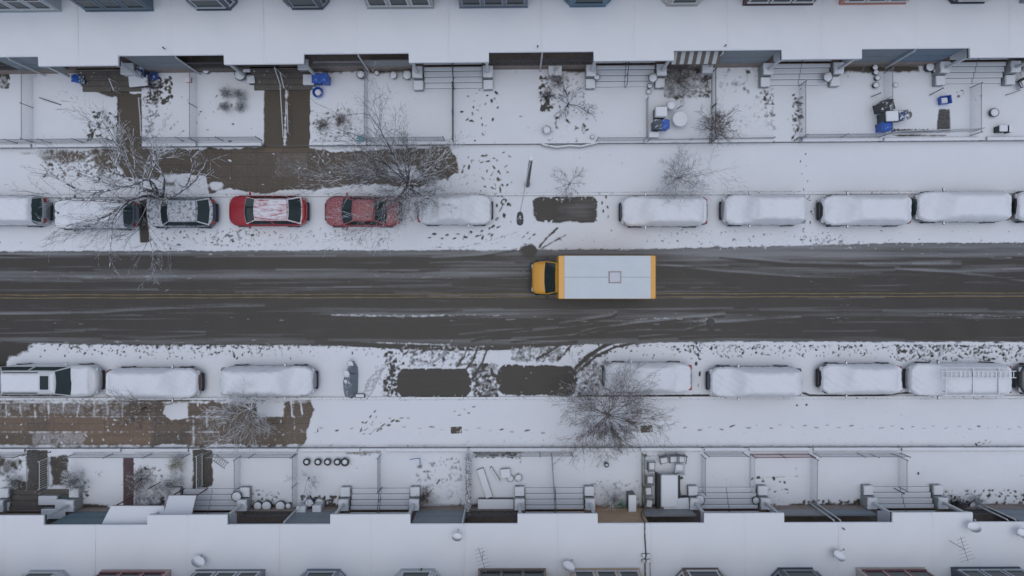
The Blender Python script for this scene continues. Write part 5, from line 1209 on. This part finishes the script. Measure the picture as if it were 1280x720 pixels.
def chair(px, py, ang, label, m=None, z0=.45, sh=.06):
    b_ = P(px, py, z0); root = empty('garden_chair', b_, ang, label, 'chair', 'garden chairs'); m = m or plain('pale_chair_frame', (.30, .31, .32), .5)
    mb = MB()
    for i in range(5): mb.box(-.24+.1*i-.035, -.24+.1*i+.035+.03, -.24, .24, .42, .445)
    s = mb.build('seat', m, root); mb = MB(); mb.box(-.22, .20, -.20, .12, .446, .446+sh*.5, .012); mb.build('snow_cover', snow, s)
    mb = MB()
    for i in range(6): mb.box(-.24+.085*i, -.20+.085*i, .24, .265, .45, .92)
    mb.box(-.26, .26, .235, .275, .92, .97); mb.build('backrest', m, root)
    for sx in (-1, 1):
        for sy in (-1, 1): mb = MB(); mb.tube([(sx*.22, sy*.21, .42), (sx*.25, sy*.25, 0)], .018, 6); mb.build('leg', m, root)
        mb = MB(); mb.box(sx*.24, sx*.29, -.24, .25, .64, .67); mb.tube([(sx*.265, -.22, .42), (sx*.265, -.22, .64)], .014, 6); mb.build('armrest', m, root)
# upper yards, left to right
stick((49, 122), (76, 131), .8, .5, 'dark pole lying across the snow in the far left upper yard')
bin_(101, 101, .42, .38, .5, 'bright blue tub left of the bare steps, upper left', blue_p); bin_(109, 103, .26, .40, .5, 'darker blue bin right next to the bright blue tub, upper left', dkblue_pl, .15)
snowbox(170, 92, .75, .65, .9, 'white snow-topped cabinet right of the bare steps, upper left', 'cabinet', 'cabinet', WHITE); snowbox(178, 104, 1.1, .6, .35, 'low snowy chest below the white cabinet', 'chest', 'chest', greypl, .1, sh=.13)
bin_(184, 95, .42, .5, .8, 'dark blue bin behind the white cabinet', dkblue_pl); tub(195, 97, .45, .4, .35, 'small blue tub right of the dark blue bin, upper left', blue_p, .4, False)
snowbox(237, 101, .32, .28, .22, 'small red box in the snow at the chain link fence', 'red_box', 'box', plain('faded_red_plastic', (.55, .12, .13), .5, snow=.3), 0, sh=.02)
pot(303, 96, .33, .4, 'wide round pot left of the black crates by the topiary yard'); snowbox(313, 90, .4, .35, .5, 'black crate nearest the porch, left of the wide bare path', 'crate', 'crate', blackpl); snowbox(317, 102, .42, .42, .35, 'black crate with a hollow of snow, left of the wide bare path', 'crate', 'crate', blackpl, .1)
pot(260, 90, .2, .3, 'small pot below the dark open porch, upper left')
snowbox(385, 87, .6, .6, .9, 'white snow-topped block right of the bare steps with handrails', 'pedestal_block', 'block', greyw); snowbox(389, 103, .62, .58, .5, 'lower white block left of the pair of blue bins', 'pedestal_block', 'block', greyw)
bin_(400, 103, .44, .5, .85, 'left one of the pair of blue bins beside the white block', blue_p); bin_(410, 103, .42, .5, .85, 'right one of the pair of blue bins beside the white block', blue_p)
b_ = P(399, 117, .45); root = empty('round_tub', b_, 0, 'round blue tub filled with snow below the pair of blue bins', 'tub'); mb = MB(); mb.lathe(0, 0, [(.22, 0), (.30, .32), (.33, .34), (.29, .34), (.2, .05)], 16); mb.build('body', blue_p, root); mb = MB(); snowcap(mb, 0, 0, .2, .2, .14); mb.build('snow_fill', snow, root)
b_ = P(451.5, 175, .45); root = empty('round_tub', b_, 0, 'small teal tub at the fence beneath the big bare tree', 'tub'); mb = MB(); mb.lathe(0, 0, [(.15, 0), (.2, .28), (.22, .3), (.05, .3)], 14); mb.build('body', plain('teal_plastic', (.10, .28, .33), .5, snow=.2), root)
pot(453, 96, .24, .5, 'snow-filled dark pot right by the slanting downpipe', blackpl); pot(472, 93, .14, .3, 'smallest pot in the row below the stone bay house'); pot(493, 96, .22, .35, 'middle pot left of the snowy steps, upper row'); pot(510, 96, .28, .4, 'widest pot left of the snowy steps, upper row')
snowbox(693, 92, .75, .6, .6, 'white snow-topped planter box near top centre', 'planter_box', 'planter', WHITE, sh=.1); pot(683, 164, .24, .4, 'snow-topped urn on the stone-edged bed near top centre'); pot(740, 172, .12, .2, 'tiny pot at the right corner of the stone-edged bed')
# irregular stone edging of the bed
rng = random.Random(4)
pts_ = [(672, 100), (672, 130), (672, 160), (673, 175), (680, 181), (696, 184), (712, 182), (726, 183), (740, 180), (750, 177)]
rootb = empty('stone_edging', P(672, 180, .3), 0, 'rough stone edging around the planted bed near top centre', 'edging'); o = rootb.location
mb = MB(); mb.tube([P(x+rng.uniform(-.5, .5), y, .42)-o for x, y in pts_[3:]], .09, 6); mb.tube([P(x, y, .42)-o for x, y in pts_[:4]], .05, 6); mb.build('stones', plain('dark_edging_stone', (.10, .095, .09), .9, snow=.6), rootb)
pot(745.5, 98, .18, .28, 'snowy pot on the left pedestal of the steps right of top centre', blackpl, z0=.97); pot(815, 99, .26, .3, 'wide snowy pot on the right pedestal of the same steps', greypl, z0=.97); pot(811, 109, .15, .3, 'small pot at the foot of the steps above the patio', blackpl); pot(810, 116, .15, .25, 'small snow-filled pot just above the patio corner')
snowbox(881, 89, .6, .5, .5, 'white snowy cabinet left of the dark iron fence', 'cabinet', 'cabinet', WHITE)
# patio
b_ = P(835, 136, .45); g = empty('kettle_grill', b_, 0, 'snow-capped kettle grill on the patio beside white topped bin', 'grill')
mb = MB(); mb.lathe(0, 0, [(.05, .5), (.2, .55), (.28, .68), (.29, .74), (.05, .74)], 16); mb.build('bowl', blackpl, g)
mb = MB(); snowcap(mb, 0, 0, .74, .28, .2); mb.build('snow_cover', snow, g, smooth=True)
for a_ in (0, 2.1, 4.2): mb = MB(); mb.tube([(0, 0, .55), (.25*math.cos(a_), .25*math.sin(a_), 0)], .014, 6); mb.build('leg', black_iron, g)
stick((846, 136), (853, 132), 1.2, 1.3, 'short dark handle sticking out right of the kettle grill', r=.028)
b_ = P(822, 147, .45); bin_(822, 145, .68, .58, .95, 'snow-topped white lidded bin on the patio', greypl, 0, lid=WHITE, snowtop=.1)
bin_(818, 160, .46, .5, .9, 'dark slate bin left of the bright blue one on the patio', plain('slate_plastic', (.05, .07, .10), .5, snow=.15)); bin_(828, 160, .40, .5, .9, 'bright blue bin with square lid on the patio', blue_p); snowbox(816, 170, .6, .3, .3, 'snowy low box under the patio bins', 'storage_box', 'box', WHITE)
b_ = P(847, 152, .45); t = empty('round_table', b_, 0, 'round patio table buried in snow', 'table'); mb = MB(); mb.cyl(0, 0, .58, .61, .45, .45, 22); mb.build('tabletop', greypl, t); mb = MB(); mb.lathe(0, 0, [(.45, .61), (.46, .64), (.43, .68), (.01, .69)], 22); mb.build('snow_cover', snow, t); mb = MB(); mb.tube([(0, 0, 0), (0, 0, .58)], .04, 8); mb.build('leg', greypl, t)
pot(1032, 98, .28, .3, 'round snowy pot on the pedestal right of the wide snowy steps', greypl, z0=.97)
for x, y, r_, l in ((1091, 86, .17, 'topmost of the four pots in a column left of the downpipe'), (1092, 92, .16, 'second from top of the four pots in a column'), (1094, 99, .16, 'third from top of the four pots in a column'), (1092, 108, .18, 'lowest of the four pots in a column')): pot(x, y, r_, .3, l, blackpl)
stick((1089, 121), (1101, 116), .7, 1.0, 'dark stick left of the fence above the black bin'); stick((1105, 126), (1114, 121), .6, .7, 'thin grey stick just right of fence below small mound', galv, .02); pot(1118, 107, .15, .15, 'half-buried pale pot behind the fence, upper right', galv); 
bin_(1098, 137, .8, .55, .95, 'black wheeled bin topmost of the cluster, upper right', blackpl, .25); bin_(1102, 151, .72, .6, 1.0, 'snow-topped dark green bin in the cluster, upper right', plain('dark_green_plastic', (.03, .05, .045), .5), .05, snowtop=.13); bin_(1099, 162, .62, .5, .9, 'blue bin lowest of the cluster, upper right', blue_p)
bin_(1117, 149, .5, .5, .9, 'dark blue bin across the fence from the cluster', dkblue_pl, .1)
b_ = P(1125, 147, .45); root = empty('round_bin', b_, 0, 'round grey bin with domed lid across the fence from the cluster', 'bin'); mb = MB(); mb.lathe(0, 0, [(.22, 0), (.28, .7), (.3, .72), (.3, .76)], 16); mb.build('body', blackpl, root); mb = MB(); mb.lathe(0, 0, [(.3, .762), (.26, .82), (.12, .86), (.02, .87)], 16); mb.build('lid', greypl, root)
stick((1162, 119), (1179, 110), .6, 1.2, 'dark post leaning left of the snow knob above the blue tub'); tub(1177, 127, .62, .5, .45, 'big blue tub above the gravel bed', blue_p, .12)
pot(1158, 86, .28, .4, 'largest of the three pots by the step wall, upper right', blackpl); pot(1168, 82, .15, .35, 'top of the three pots by the step wall', blackpl); pot(1166, 90, .2, .35, 'bottom of the three pots by the step wall', blackpl)
chair(1272, 106, .5, 'dark folding chair at the right edge, upper yard', blackpl); pot(1239, 142, .26, .3, 'dark round planter half full of snow, right edge', blackpl); snowbox(1246, 163, .45, .35, .5, 'dark crate with snow at the right wall, upper yard', 'crate', 'crate', blackpl); snowbox(1256, 163, .22, .4, .5, 'thin dark board standing next to the crate at right wall', 'board', 'board', blackpl, sh=.03); stick((1257, 119), (1275, 113), .6, .9, 'thin dark stick left of the folding chair', r=.02)
# gravel bed: uncountable pebbles
rng = random.Random(5); mb = MB()
for i in range(900):
    if rng.random() < .5: x, y = rng.uniform(1114, 1187), rng.uniform(161, 166)
    else: x, y = rng.uniform(1172, 1187), rng.uniform(138, 166)
    c = P(x, y, .47); s_ = rng.uniform(.015, .04); mb.add([(c.x-s_, c.y-s_, c.z), (c.x+s_, c.y-s_*.8, c.z), (c.x+s_*.9, c.y+s_, c.z), (c.x-s_, c.y+s_, c.z), (c.x, c.y, c.z+s_*1.2)], [(0, 1, 4), (1, 2, 4), (2, 3, 4), (3, 0, 4)])
tag(mb.build('gravel', plain('gravel_stone', (.17, .165, .16), .9, 0, .6, 30)), 'grey gravel and brush bed in an L below the big blue tub', 'gravel', kind='stuff')
# lower yards
for x, l in ((385, 'leftmost of the five pots in a row behind the wall'), (399, 'second from left of the five pots in a row'), (411, 'middle one of the five pots in a row'), (423, 'fourth from left of the five pots in a row'), (432.5, 'rightmost and widest of the five pots in a row')): pot(x, 576, .21 if x < 430 else .25, .3, l, blackpl, empty_=True)
for x, l, r_ in ((325, 'leftmost big pot in the dark row along the porch, lower left', .26), (336, 'middle big pot in the dark row along the porch, lower left', .3), (353, 'right big pot in the dark row along the porch, lower left', .3), (363, 'small pot ending the dark row at the fence, lower left', .18)): pot(x, 630, r_, .4, l, blackpl)
snowbox(382, 633, .5, .55, .85, 'left white snow-topped bin at the blue grey porch', 'lidded_bin', 'bin', WHITE, grp='white bins at the porch'); snowbox(401, 632, .48, .52, .8, 'right white snow-topped bin at the blue grey porch', 'lidded_bin', 'bin', WHITE, grp='white bins at the porch'); pot(389, 626, .25, .45, 'round dark blue barrel between the two white bins', dkblue_pl)
# pots on pedestals, lower left
snowbox(14, 631, .6, .6, .5, 'snowy block left of the lowest left steps', 'pedestal_block', 'block', greyw); snowbox(87, 626, .7, .6, .7, 'blue grey snow-topped cabinet at the teal porch', 'cabinet', 'cabinet', PC['teal']); snowbox(68, 622, 1.1, .5, .5, 'snow-filled planter left of the blue grey cabinet', 'planter_box', 'planter', greyw, sh=.1); snowbox(80, 636, 1.4, .55, .9, 'long snowy bench box against the teal porch', 'storage_box', 'box', PC['bluegrey'])
stick((47, 616), (58, 610), .9, 1.3, 'dark rod across the slab path at lower left'); stick((185, 611), (200, 603), .7, 1.0, 'dark pole lying by the snow mound right of maroon path'); stick((28, 570), (42, 565), 1.2, 1.3, 'black bar on the wall at far left, lower row'); stick((48, 570), (63, 565), 1.2, 1.3, 'black bar second from left on the lower wall')
# lean-to roofs
def leanto(pts, zf, zb_, label):
    c = P(*pts[0], zf); root = empty('lean_to_roof', (c.x, c.y, 0), 0, label, 'canopy', 'lean-to roofs at the porch')
    q = [P(pts[0][0], pts[0][1], zf), P(pts[1][0], pts[1][1], zf), P(pts[2][0], pts[2][1], zb_), P(pts[3][0], pts[3][1], zb_)]; q = [Vector((v.x-c.x, v.y-c.y, v.z)) for v in q]
    def slab_(a, b_): 
        mb = MB(); n = len(q); mb.add([v+Vector((0, 0, a)) for v in q]+[v+Vector((0, 0, b_)) for v in q], [(3, 2, 1, 0), (4, 5, 6, 7), (0, 1, 5, 4), (1, 2, 6, 5), (2, 3, 7, 6), (3, 0, 4, 7)]); return mb
    slab_(-.1, 0).build('roof_panel', PC['maroon'], root); slab_(.002, .10).build('snow_cover', snow, root)
    for v in q[:2]: mb = MB(); s_ = .08 if v is q[0] else -.08; mb.tube([(v.x+s_, v.y-.08, .45), (v.x+s_, v.y-.08, v.z-.1)], .04, 8); mb.build('post', PC['maroon'], root)
leanto([(140, 632), (206, 632), (206, 656), (128, 655)], 2.6, 3.2, 'low snow-covered lean-to roof with maroon edge, bottom left'); leanto([(212, 619), (246, 619), (240, 643.5), (205, 643)], 2.1, 2.9, 'small steeper snow-covered canopy over the entrance, bottom left')
# buried ladder frame
def frame_(cx_, cy_, L, W_, ang, label, name, m, z0=.5, n=6):
    b_ = P(cx_, cy_, z0); root = empty(name, b_, ang, label, name.replace('_', ' ')); mb = MB()
    for s_ in (-1, 1): mb.box(-L/2, L/2, s_*W_/2-.02, s_*W_/2+.02, 0, .06)
    mb.build('side_rail', m, root); mb = MB()
    for i in range(n): x = -L/2+.1+(L-.2)*i/(n-1); mb.box(x-.015, x+.015, -W_/2+.02, W_/2-.02, .015, .05)
    mb.build('rung', m, root); return root
frame_(276, 577, .9, .4, -.6, 'snow-covered folding frame lying beside the bare double path', 'folding_frame', galv)
frame_(777, 636, 1.15, .42, -1.25, 'green wire frame leaning over the tan porch, bottom centre', 'wire_frame', plain('green_paint', (.10, .28, .20), .5), z0=1.0, n=9)
snowbox(787, 625, .42, 1.15, .9, 'narrow snow-topped cabinet left of the furniture yard', 'cabinet', 'cabinet', greypl); snowbox(760, 639, 1.3, .4, .3, 'dark blue tarpaulin bundle at the tan porch', 'bundle', 'tarpaulin', plain('blue_tarp', (.10, .14, .20), .6, snow=.3), sh=.02)
b_ = P(757, 579, .45); pot(757, 579, .14, .45, 'small black pot behind the wall under the wide street tree', blackpl, empty_=True)
# planks
for x, y, L, W_, a_, l in ((606, 603, 1.8, .42, -1.25, 'thick snow-covered plank slanting beside the ivy fence'), (619, 592, 1.0, .1, -1.0, 'thin board right of the thick slanting plank')):
    b_ = P(x, y, .5); root = empty('plank', b_, a_, l, 'plank', 'planks in the snow'); mb = MB(); mb.box(-L/2, L/2, -W_/2, W_/2, 0, .16); mb.build('board', plain('weathered_wood', (.16, .15, .14), .9), root); mb = MB(); mb.box(-L/2, L/2, -W_/2, W_/2, .162, .23, .03); mb.build('snow_cover', snow, root)
snowbox(632, 590, .55, .5, .25, 'low snowy crate in the middle of the plank yard', 'crate', 'crate', greypl, .1); pot(638, 597, .2, .2, 'left of two buried round pots in the plank yard', greypl); pot(648, 596, .22, .25, 'right of two buried round pots in the plank yard', greypl)
snowbox(620, 627, 2.1, .55, .45, 'wide snow-covered bench platform before the dark porch railing', 'platform', 'platform', plain('weathered_wood', (.16, .15, .14), .9))
b_ = P(520, 574, .5); root = empty('blue_frame', b_, 0, 'bent blue metal frame behind the wall left of lower centre', 'frame'); mb = MB(); mb.tube([(-.32, .05, .3), (0, .12, .35), (.28, .14, .35)], .022, 6); mb.build('bar', blue_p, root); mb = MB(); mb.tube([(.28, .14, .35), (.26, -.3, .1)], .022, 6); mb.build('leg', blue_p, root)
stick((546, 605), (549, 600), .55, .7, 'short dark stub in the snow of the yard left of ivy fence')
# furniture yard
rc = plain('grey_chair_frame', (.14, .15, .16), .5)
for x, y, a_, l in ((812, 580, 1.57, 'topmost slatted garden chair on the left of the furniture yard'), (810, 597, 1.57, 'second garden chair down on the left of the furniture yard'), (808, 611, 1.7, 'third garden chair down on the left of the furniture yard'), (809, 626, 1.4, 'lowest garden chair on the left of the furniture yard'), (828, 572, .2, 'garden chair at the top wall of the furniture yard'), (840, 571, 0, 'garden chair right of the one at the top wall of the furniture yard'), (849, 571, -.1, 'last garden chair along the top wall of the furniture yard')): chair(x, y, a_, l, rc)
chair(847, 583, 3.1, 'white framed garden chair standing alone near the covered table', WHITE, sh=.02)
b_ = P(833, 610, .45); t = empty('dining_table', b_, 0, 'long garden table under a dark cover with thick snow', 'table'); mb = MB(); mb.box(-.55, .55, -1.2, 1.0, .66, .72, .02); mb.build('tabletop', rc, t)
mb = MB(); mb.box(-.5, .5, -.9, 1.02, .722, .86, .06); mb.build('snow_cover', snow, t, smooth=False)
for sx in (-.62, .62): mb = MB(); mb.box(sx-.1, sx+.05, -1.1, 1.0, .02, .70, .03); mb.build('cover_skirt', trimb, t)
for sx in (-.45, .45):
    for sy in (-1.0, .85): mb = MB(); mb.tube([(sx, sy, 0), (sx, sy, .66)], .035, 6); mb.build('leg', rc, t)
snowbox(842, 629, 1.5, .95, .55, 'lumpy snow-buried grill cart below the covered table', 'grill_cart', 'grill', blackpl, .05, sh=.16); stick((846, 600), (853, 597), .8, .9, 'dark wrapped parasol top right of the covered table', r=.07); stick((848, 602), (850, 618), .7, .8, 'folded dark parasol lying beside the covered table', r=.06)
pot(873, 624, .3, .3, 'wide round snowy pot on the pedestal left of the snowy steps, lower row', greypl, z0=.95); pot(943, 624, .22, .3, 'snowy pot right of the snowy steps, lower row', blackpl, z0=.8)
pot(298, 619, .3, .3, 'dark-rimmed snowy pot on the pedestal right of steps, lower left', blackpl, z0=.95)
stick((1117, 610), (1130, 617), 1.4, 1.2, 'dark rail lying over the snowy steps, lower right'); stick((1088, 568), (1099, 572), 1.3, .9, 'left loose dark stick on the fence, lower right', r=.02); stick((1113, 567), (1127, 571), 1.3, .9, 'right loose dark stick on the fence, lower right', r=.02)
snowbox(1166, 629, .35, .3, .35, 'bright blue bag beside the pedestal, bottom right', 'bag', 'bag', blue_p, sh=.02); pot(1183, 633, .24, .35, 'dark pot with snow ring beside the blue bag', blackpl); pot(1212, 630, .26, .4, 'round snow-topped pot right of the dark bush, bottom right', blackpl)
stick((1148, 593), (1148, 591), .5, .55, 'tiny dark stub in the open snow, lower right yard', r=.04)

# grey tarpaulin heap on the parking lane
b_ = P(441, 474, 0); root = empty('covered_motorcycle', b_, 0, 'grey tarpaulin tented over a parked motorcycle beside an empty space', 'motorcycle')
tarp = plain('grey_tarpaulin', (.17, .20, .23), .55, 0, .12, 4, snow=.22)
ridge = [(-.05, 1.12, .30), (.10, .75, .85), (.08, .35, 1.05), (.02, -.15, .92), (-.05, -.65, 1.0), (-.08, -1.0, .6), (-.06, -1.12, .25)]
wl = [(.12, .12), (.32, .20), (.52, .25), (.58, .30), (.48, .36), (.38, .32), (.2, .2)]
rows = []
for (x, y, z), (a, c) in zip(ridge, wl):
    rows.append([(x-a-.02, y, .06), (x-a*.75, y+.03, z*.45), (x-a*.35, y, z*.82), (x, y, z), (x+c*.4, y, z*.8), (x+c*.8, y+.02, z*.4), (x+c+.03, y, .06)])
mb = MB(); mb.grid(rows); mb.build('tarpaulin', tarp, root)
for yy in (.72, -.78):
    mb = MB(); n = 16; vs = [(w_, yy+.30*math.cos(2*PI*i/n), .30+.30*math.sin(2*PI*i/n)) for w_ in (-.06, .06) for i in range(n)]
    mb.add(vs, [(i, (i+1) % n, n+(i+1) % n, n+i) for i in range(n)]+[tuple(range(n)), tuple(range(n, 2*n))]); mb.build('wheel', tyre, root)
mb = MB(); mb.tube([(-.2, .45, .95), (.15, .5, 1.0), (.38, .45, .93)], .02, 6); mb.build('handlebar', trimb, root)
for (x, y, z, a, c) in ((-.18, .45, .88, .26, .28), (-.25, -.05, .62, .14, .2), (-.02, 1.0, .5, .22, .3)):
    mb = MB(); mb.lathe(0, 0, [(a, 0), (a*.9, .06), (a*.5, .10), (.01, .11)], 12); o = mb.build('snow_cover', snow, root, smooth=True); o.location = (x, y, z); o.rotation_euler = (.2, -.5, .3)
# ploughed ridge next to it
root = empty('snow_pile', P(466, 474, 0), 0, 'ridge of shovelled dirty snow between tarpaulin and empty space', 'snow pile'); o = root.location
rng = random.Random(9); rows = []
pp = [(484, 452), (478, 461), (471, 468), (466, 476), (463, 484), (460, 494), (458, 499)]
for i in range(25):
    t = i/24*(len(pp)-1); a = int(min(t, len(pp)-2)); u = t-a; x = pp[a][0]*(1-u)+pp[a+1][0]*u; y = pp[a][1]*(1-u)+pp[a+1][1]*u; w_ = .32*math.sin(PI*(i+1)/26)+.05; hh = .36*math.sin(PI*(i+1)/26)+.03
    c = P(x, y, 0)-o
    rows.append([(c.x+v*w_*1.2+rng.uniform(-.04, .04), c.y+v*w_*.5, max(.0, hh*(1-abs(v)**1.5)+rng.uniform(-.05, .05))+.02) for v in (-1, -.6, -.2, .2, .6, 1)])
mb = MB(); mb.grid(rows); mb.build('ridge', snowmat('dirty_snow', .8), root)
for k_ in range(24):
    c = P(rng.uniform(468, 488), rng.uniform(455, 496), 0)-o; s_ = rng.uniform(.04, .12); mb = MB()
    mb.lathe(c.x, c.y, [(s_, .05), (s_*.9, .05+s_*.6), (s_*.4, .05+s_), (.01, .05+s_*1.05)], 7)
    mb.build('lump', snowmat('dirty_snow', .8), root)
root = empty('storage_box', P(450, 494, 0), 0, 'dark flat box at the kerb right below the tarpaulin', 'box'); mb = MB(); mb.box(-.25, .38, -.12, .12, .02, .25, .02); mb.build('body', blackpl, root); mb = MB(); mb.box(-.2, .3, -.08, .10, .252, .29, .015); mb.build('snow_cover', snow, root)

# covers in the ground
def cover(px, py, w, label, round_=False, z0=.15, m=None):
    b_ = P(px, py, z0); root = empty('utility_cover', b_, .05, label, 'utility cover', 'utility covers in the ground'); mb = MB(); m = m or plain('rusty_cover', (.10, .085, .065), .8, snow=.1)
    if round_: mb.cyl(0, 0, .0, .045, w/2, w/2, 20); mb.cyl(0, 0, .046, .055, w/2*.8, w/2*.8, 16)
    else: mb.box(-w/2, w/2, -w*.3, w*.3, 0, .045, .008); mb.box(-w/2*.8, w/2*.8, -w*.22, w*.22, .046, .054)
    mb.build('lid', m, root)
cover(570.5, 537.5, .68, 'brown square cover bared in the lower sidewalk left of centre'); cover(808, 536, .72, 'square metered cover right beside the wide bare street tree'); cover(395, 538, .42, 'round dark cover at the right end of the bare brick sidewalk', True); cover(888, 403, .5, 'round dark manhole in the street right of the truck', True, 0, plain('iron_cover', (.06, .06, .06), .6))

# roof fittings
def dish(px, py, ang, label, z=3.8, r=.36):
    b_ = P(px, py, z); root = empty('satellite_dish', b_, ang, label, 'satellite dish', 'satellite dishes on porch roofs')
    mb = MB(); n = 18; rows = []
    for k_ in range(5):
        q = k_/4; rows.append([(r*q*math.cos(2*PI*i/n), r*.82*q*math.sin(2*PI*i/n), .13*q*q) for i in range(n+1)])
    mb.grid(rows); mb.grid([[(x*1.0, y, zz) for x, y, zz in rows[-1]], [(x*1.02, y*1.02, zz-.015) for x, y, zz in rows[-1]]]); d = mb.build('dish', plain('grey_dish', (.30, .31, .32), .5, snow=.9), root, smooth=True); d.location = (0, 0, .45); d.rotation_euler = (.75, 0, 0)
    mb = MB(); mb.tube([(0, .15, 0), (0, .1, .35), (0, 0, .42)], .022, 6); mb.build('mast', galv, root)
    mb = MB(); mb.tube([(0, -.2, .25), (0, -.5, .62)], .012, 6); mb.box(-.035, .035, -.56, -.48, .58, .68); mb.build('feed_arm', galv, root)
dish(252, 699, 2.6, 'satellite dish with bent arm on the lower left porch roof'); dish(572, 669, 3.0, 'satellite dish at the roof edge left of lower centre', r=.28); dish(709, 705, 2.7, 'snow-covered satellite dish left of the roof cable'); dish(1043, 692, 2.7, 'round-rimmed satellite dish at lower right of the roofs'); dish(1210, 657, 3.2, 'satellite dish at the step in the roof edge, bottom right', r=.36); dish(1271, 665, 3.0, 'satellite dish nearest the right edge', r=.36)
def antenna(px, py, label):
    b_ = P(px, py, 3.78); root = empty('antenna', b_, .3, label, 'antenna'); mb = MB(); mb.tube([(0, 0, 0), (0, 0, 1.3)], .02, 6); mb.build('mast', galv, root); mb = MB(); mb.tube([(0, -.7, 1.25), (0, .7, 1.25)], .014, 5)
    for i in range(7): y = -.6+.2*i; mb.tube([(-.42+.03*i, y, 1.25), (.42-.03*i, y, 1.25)], .009, 4)
    mb.build('array', plain('grey_antenna', (.22, .22, .23), .5), root)
antenna(604, 689, 'spindly television antenna on the roof at lower centre'); antenna(1187, 676, 'faint television antenna on the roof, lower right')
b_ = P(527, 711, 3.8); root = empty('vent_pipe', b_, 0, 'small black vent pipe poking through the roof snow, bottom centre left', 'vent'); mb = MB(); mb.lathe(0, 0, [(.05, 0), (.05, .3), (.08, .31), (.08, .36)], 10); mb.build('pipe', blackpl, root); mb = MB(); mb.lathe(0, 0, [(.02, .36), (.10, .40), (.02, .46)], 10); mb.build('cowl', blackpl, root)
root = empty('roof_cable', P(805, 650, 3.8), 0, 'black cable running over the roof from porch edge with a small junction box', 'cable'); o = root.location
mb = MB(); mb.tube([P(x, y, z)-o for x, y, z in ((800, 636, .6), (803, 648, 3.0), (806, 654, 3.83), (806, 670, 3.83), (807.3, 690, 3.83), (806.3, 705, 3.84), (807, 735, 3.84))], .035, 6); mb.build('cable', blackpl, root)
mb = MB(); mb.tube([P(x, y, z)-o for x, y, z in ((812.5, 702, 3.82), (813, 735, 3.82))], .014, 5); mb.build('thin_cable', blackpl, root)
for k_, (dx, dy) in enumerate(((-3, -3.5), (3, -3.5), (-3, 3.5), (3, 3.5))):
    c = P(807+dx, 697+dy, 3.8)-o; mb = MB(); mb.box(c.x-.09, c.x+.09, c.y-.09, c.y+.09, 0, .14, .02); mb.box(c.x-.035, c.x+.035, c.y-.035, c.y+.035, .141, .16); mb.build('junction_box', plain('grey_junction', (.2, .2, .2), .6, snow=.6), root)
for x, y, l in ((206, 61, 'tiny dark vent stub on the upper left roof'), (672, 59, 'tiny dark vent stub at the roof seam near top centre'), (906, 58, 'tiny dark vent stub at the roof seam, upper right'), (1053, 660, 'tiny dark vent stub on the lower right roof')):
    root = empty('vent_stub', P(x, y, 3.8), 0, l, 'vent', 'vent stubs on the roofs'); mb = MB(); mb.lathe(0, 0, [(.03, 0), (.03, .18), (.045, .19), (.045, .22)], 8); mb.build('pipe', blackpl, root)

# ------------------------------------------------------------------ sky and light (overcast snow day)
w = bpy.data.worlds.new('World'); S.world = w; w.use_nodes = True; nt = w.node_tree; nt.nodes.clear()
sky = nt.nodes.new('ShaderNodeTexSky'); sky.sky_type = 'NISHITA'; sky.sun_disc = False; sky.sun_elevation = math.radians(89); sky.sun_rotation = math.radians(200); sky.dust_density = 1.5; sky.air_density = 1.0; sky.ozone_density = 1.0
hs = nt.nodes.new('ShaderNodeHueSaturation'); hs.inputs['Saturation'].default_value = .68
bg = nt.nodes.new('ShaderNodeBackground'); bg.inputs[1].default_value = .15; ow = nt.nodes.new('ShaderNodeOutputWorld')
nt.links.new(sky.outputs[0], hs.inputs['Color']); nt.links.new(hs.outputs[0], bg.inputs[0]); nt.links.new(bg.outputs[0], ow.inputs[0])
sl = bpy.data.lights.new('sun', 'SUN'); sl.energy = .5; sl.angle = math.radians(60); sl.color = (.97, 1, .97)
so = bpy.data.objects.new('sun', sl); COL.objects.link(so)
el, az = math.radians(89), math.radians(200)
so.rotation_euler = (math.radians(90)-el, 0, PI-az)
# camera
cam = bpy.data.cameras.new('camera'); cam.lens = F/1280*36; cam.sensor_width = 36; cam.clip_end = 2000
co = bpy.data.objects.new('camera', cam); COL.objects.link(co); co.location = (0, 0, H); co.rotation_euler = (0, 0, 0); S.camera = co
S.render.engine = 'CYCLES'
v = S.view_settings; v.view_transform = 'Standard'; v.look = 'None'; v.exposure = -.08; v.gamma = 1; v.use_curve_mapping = False
S.cycles.max_bounces = 6
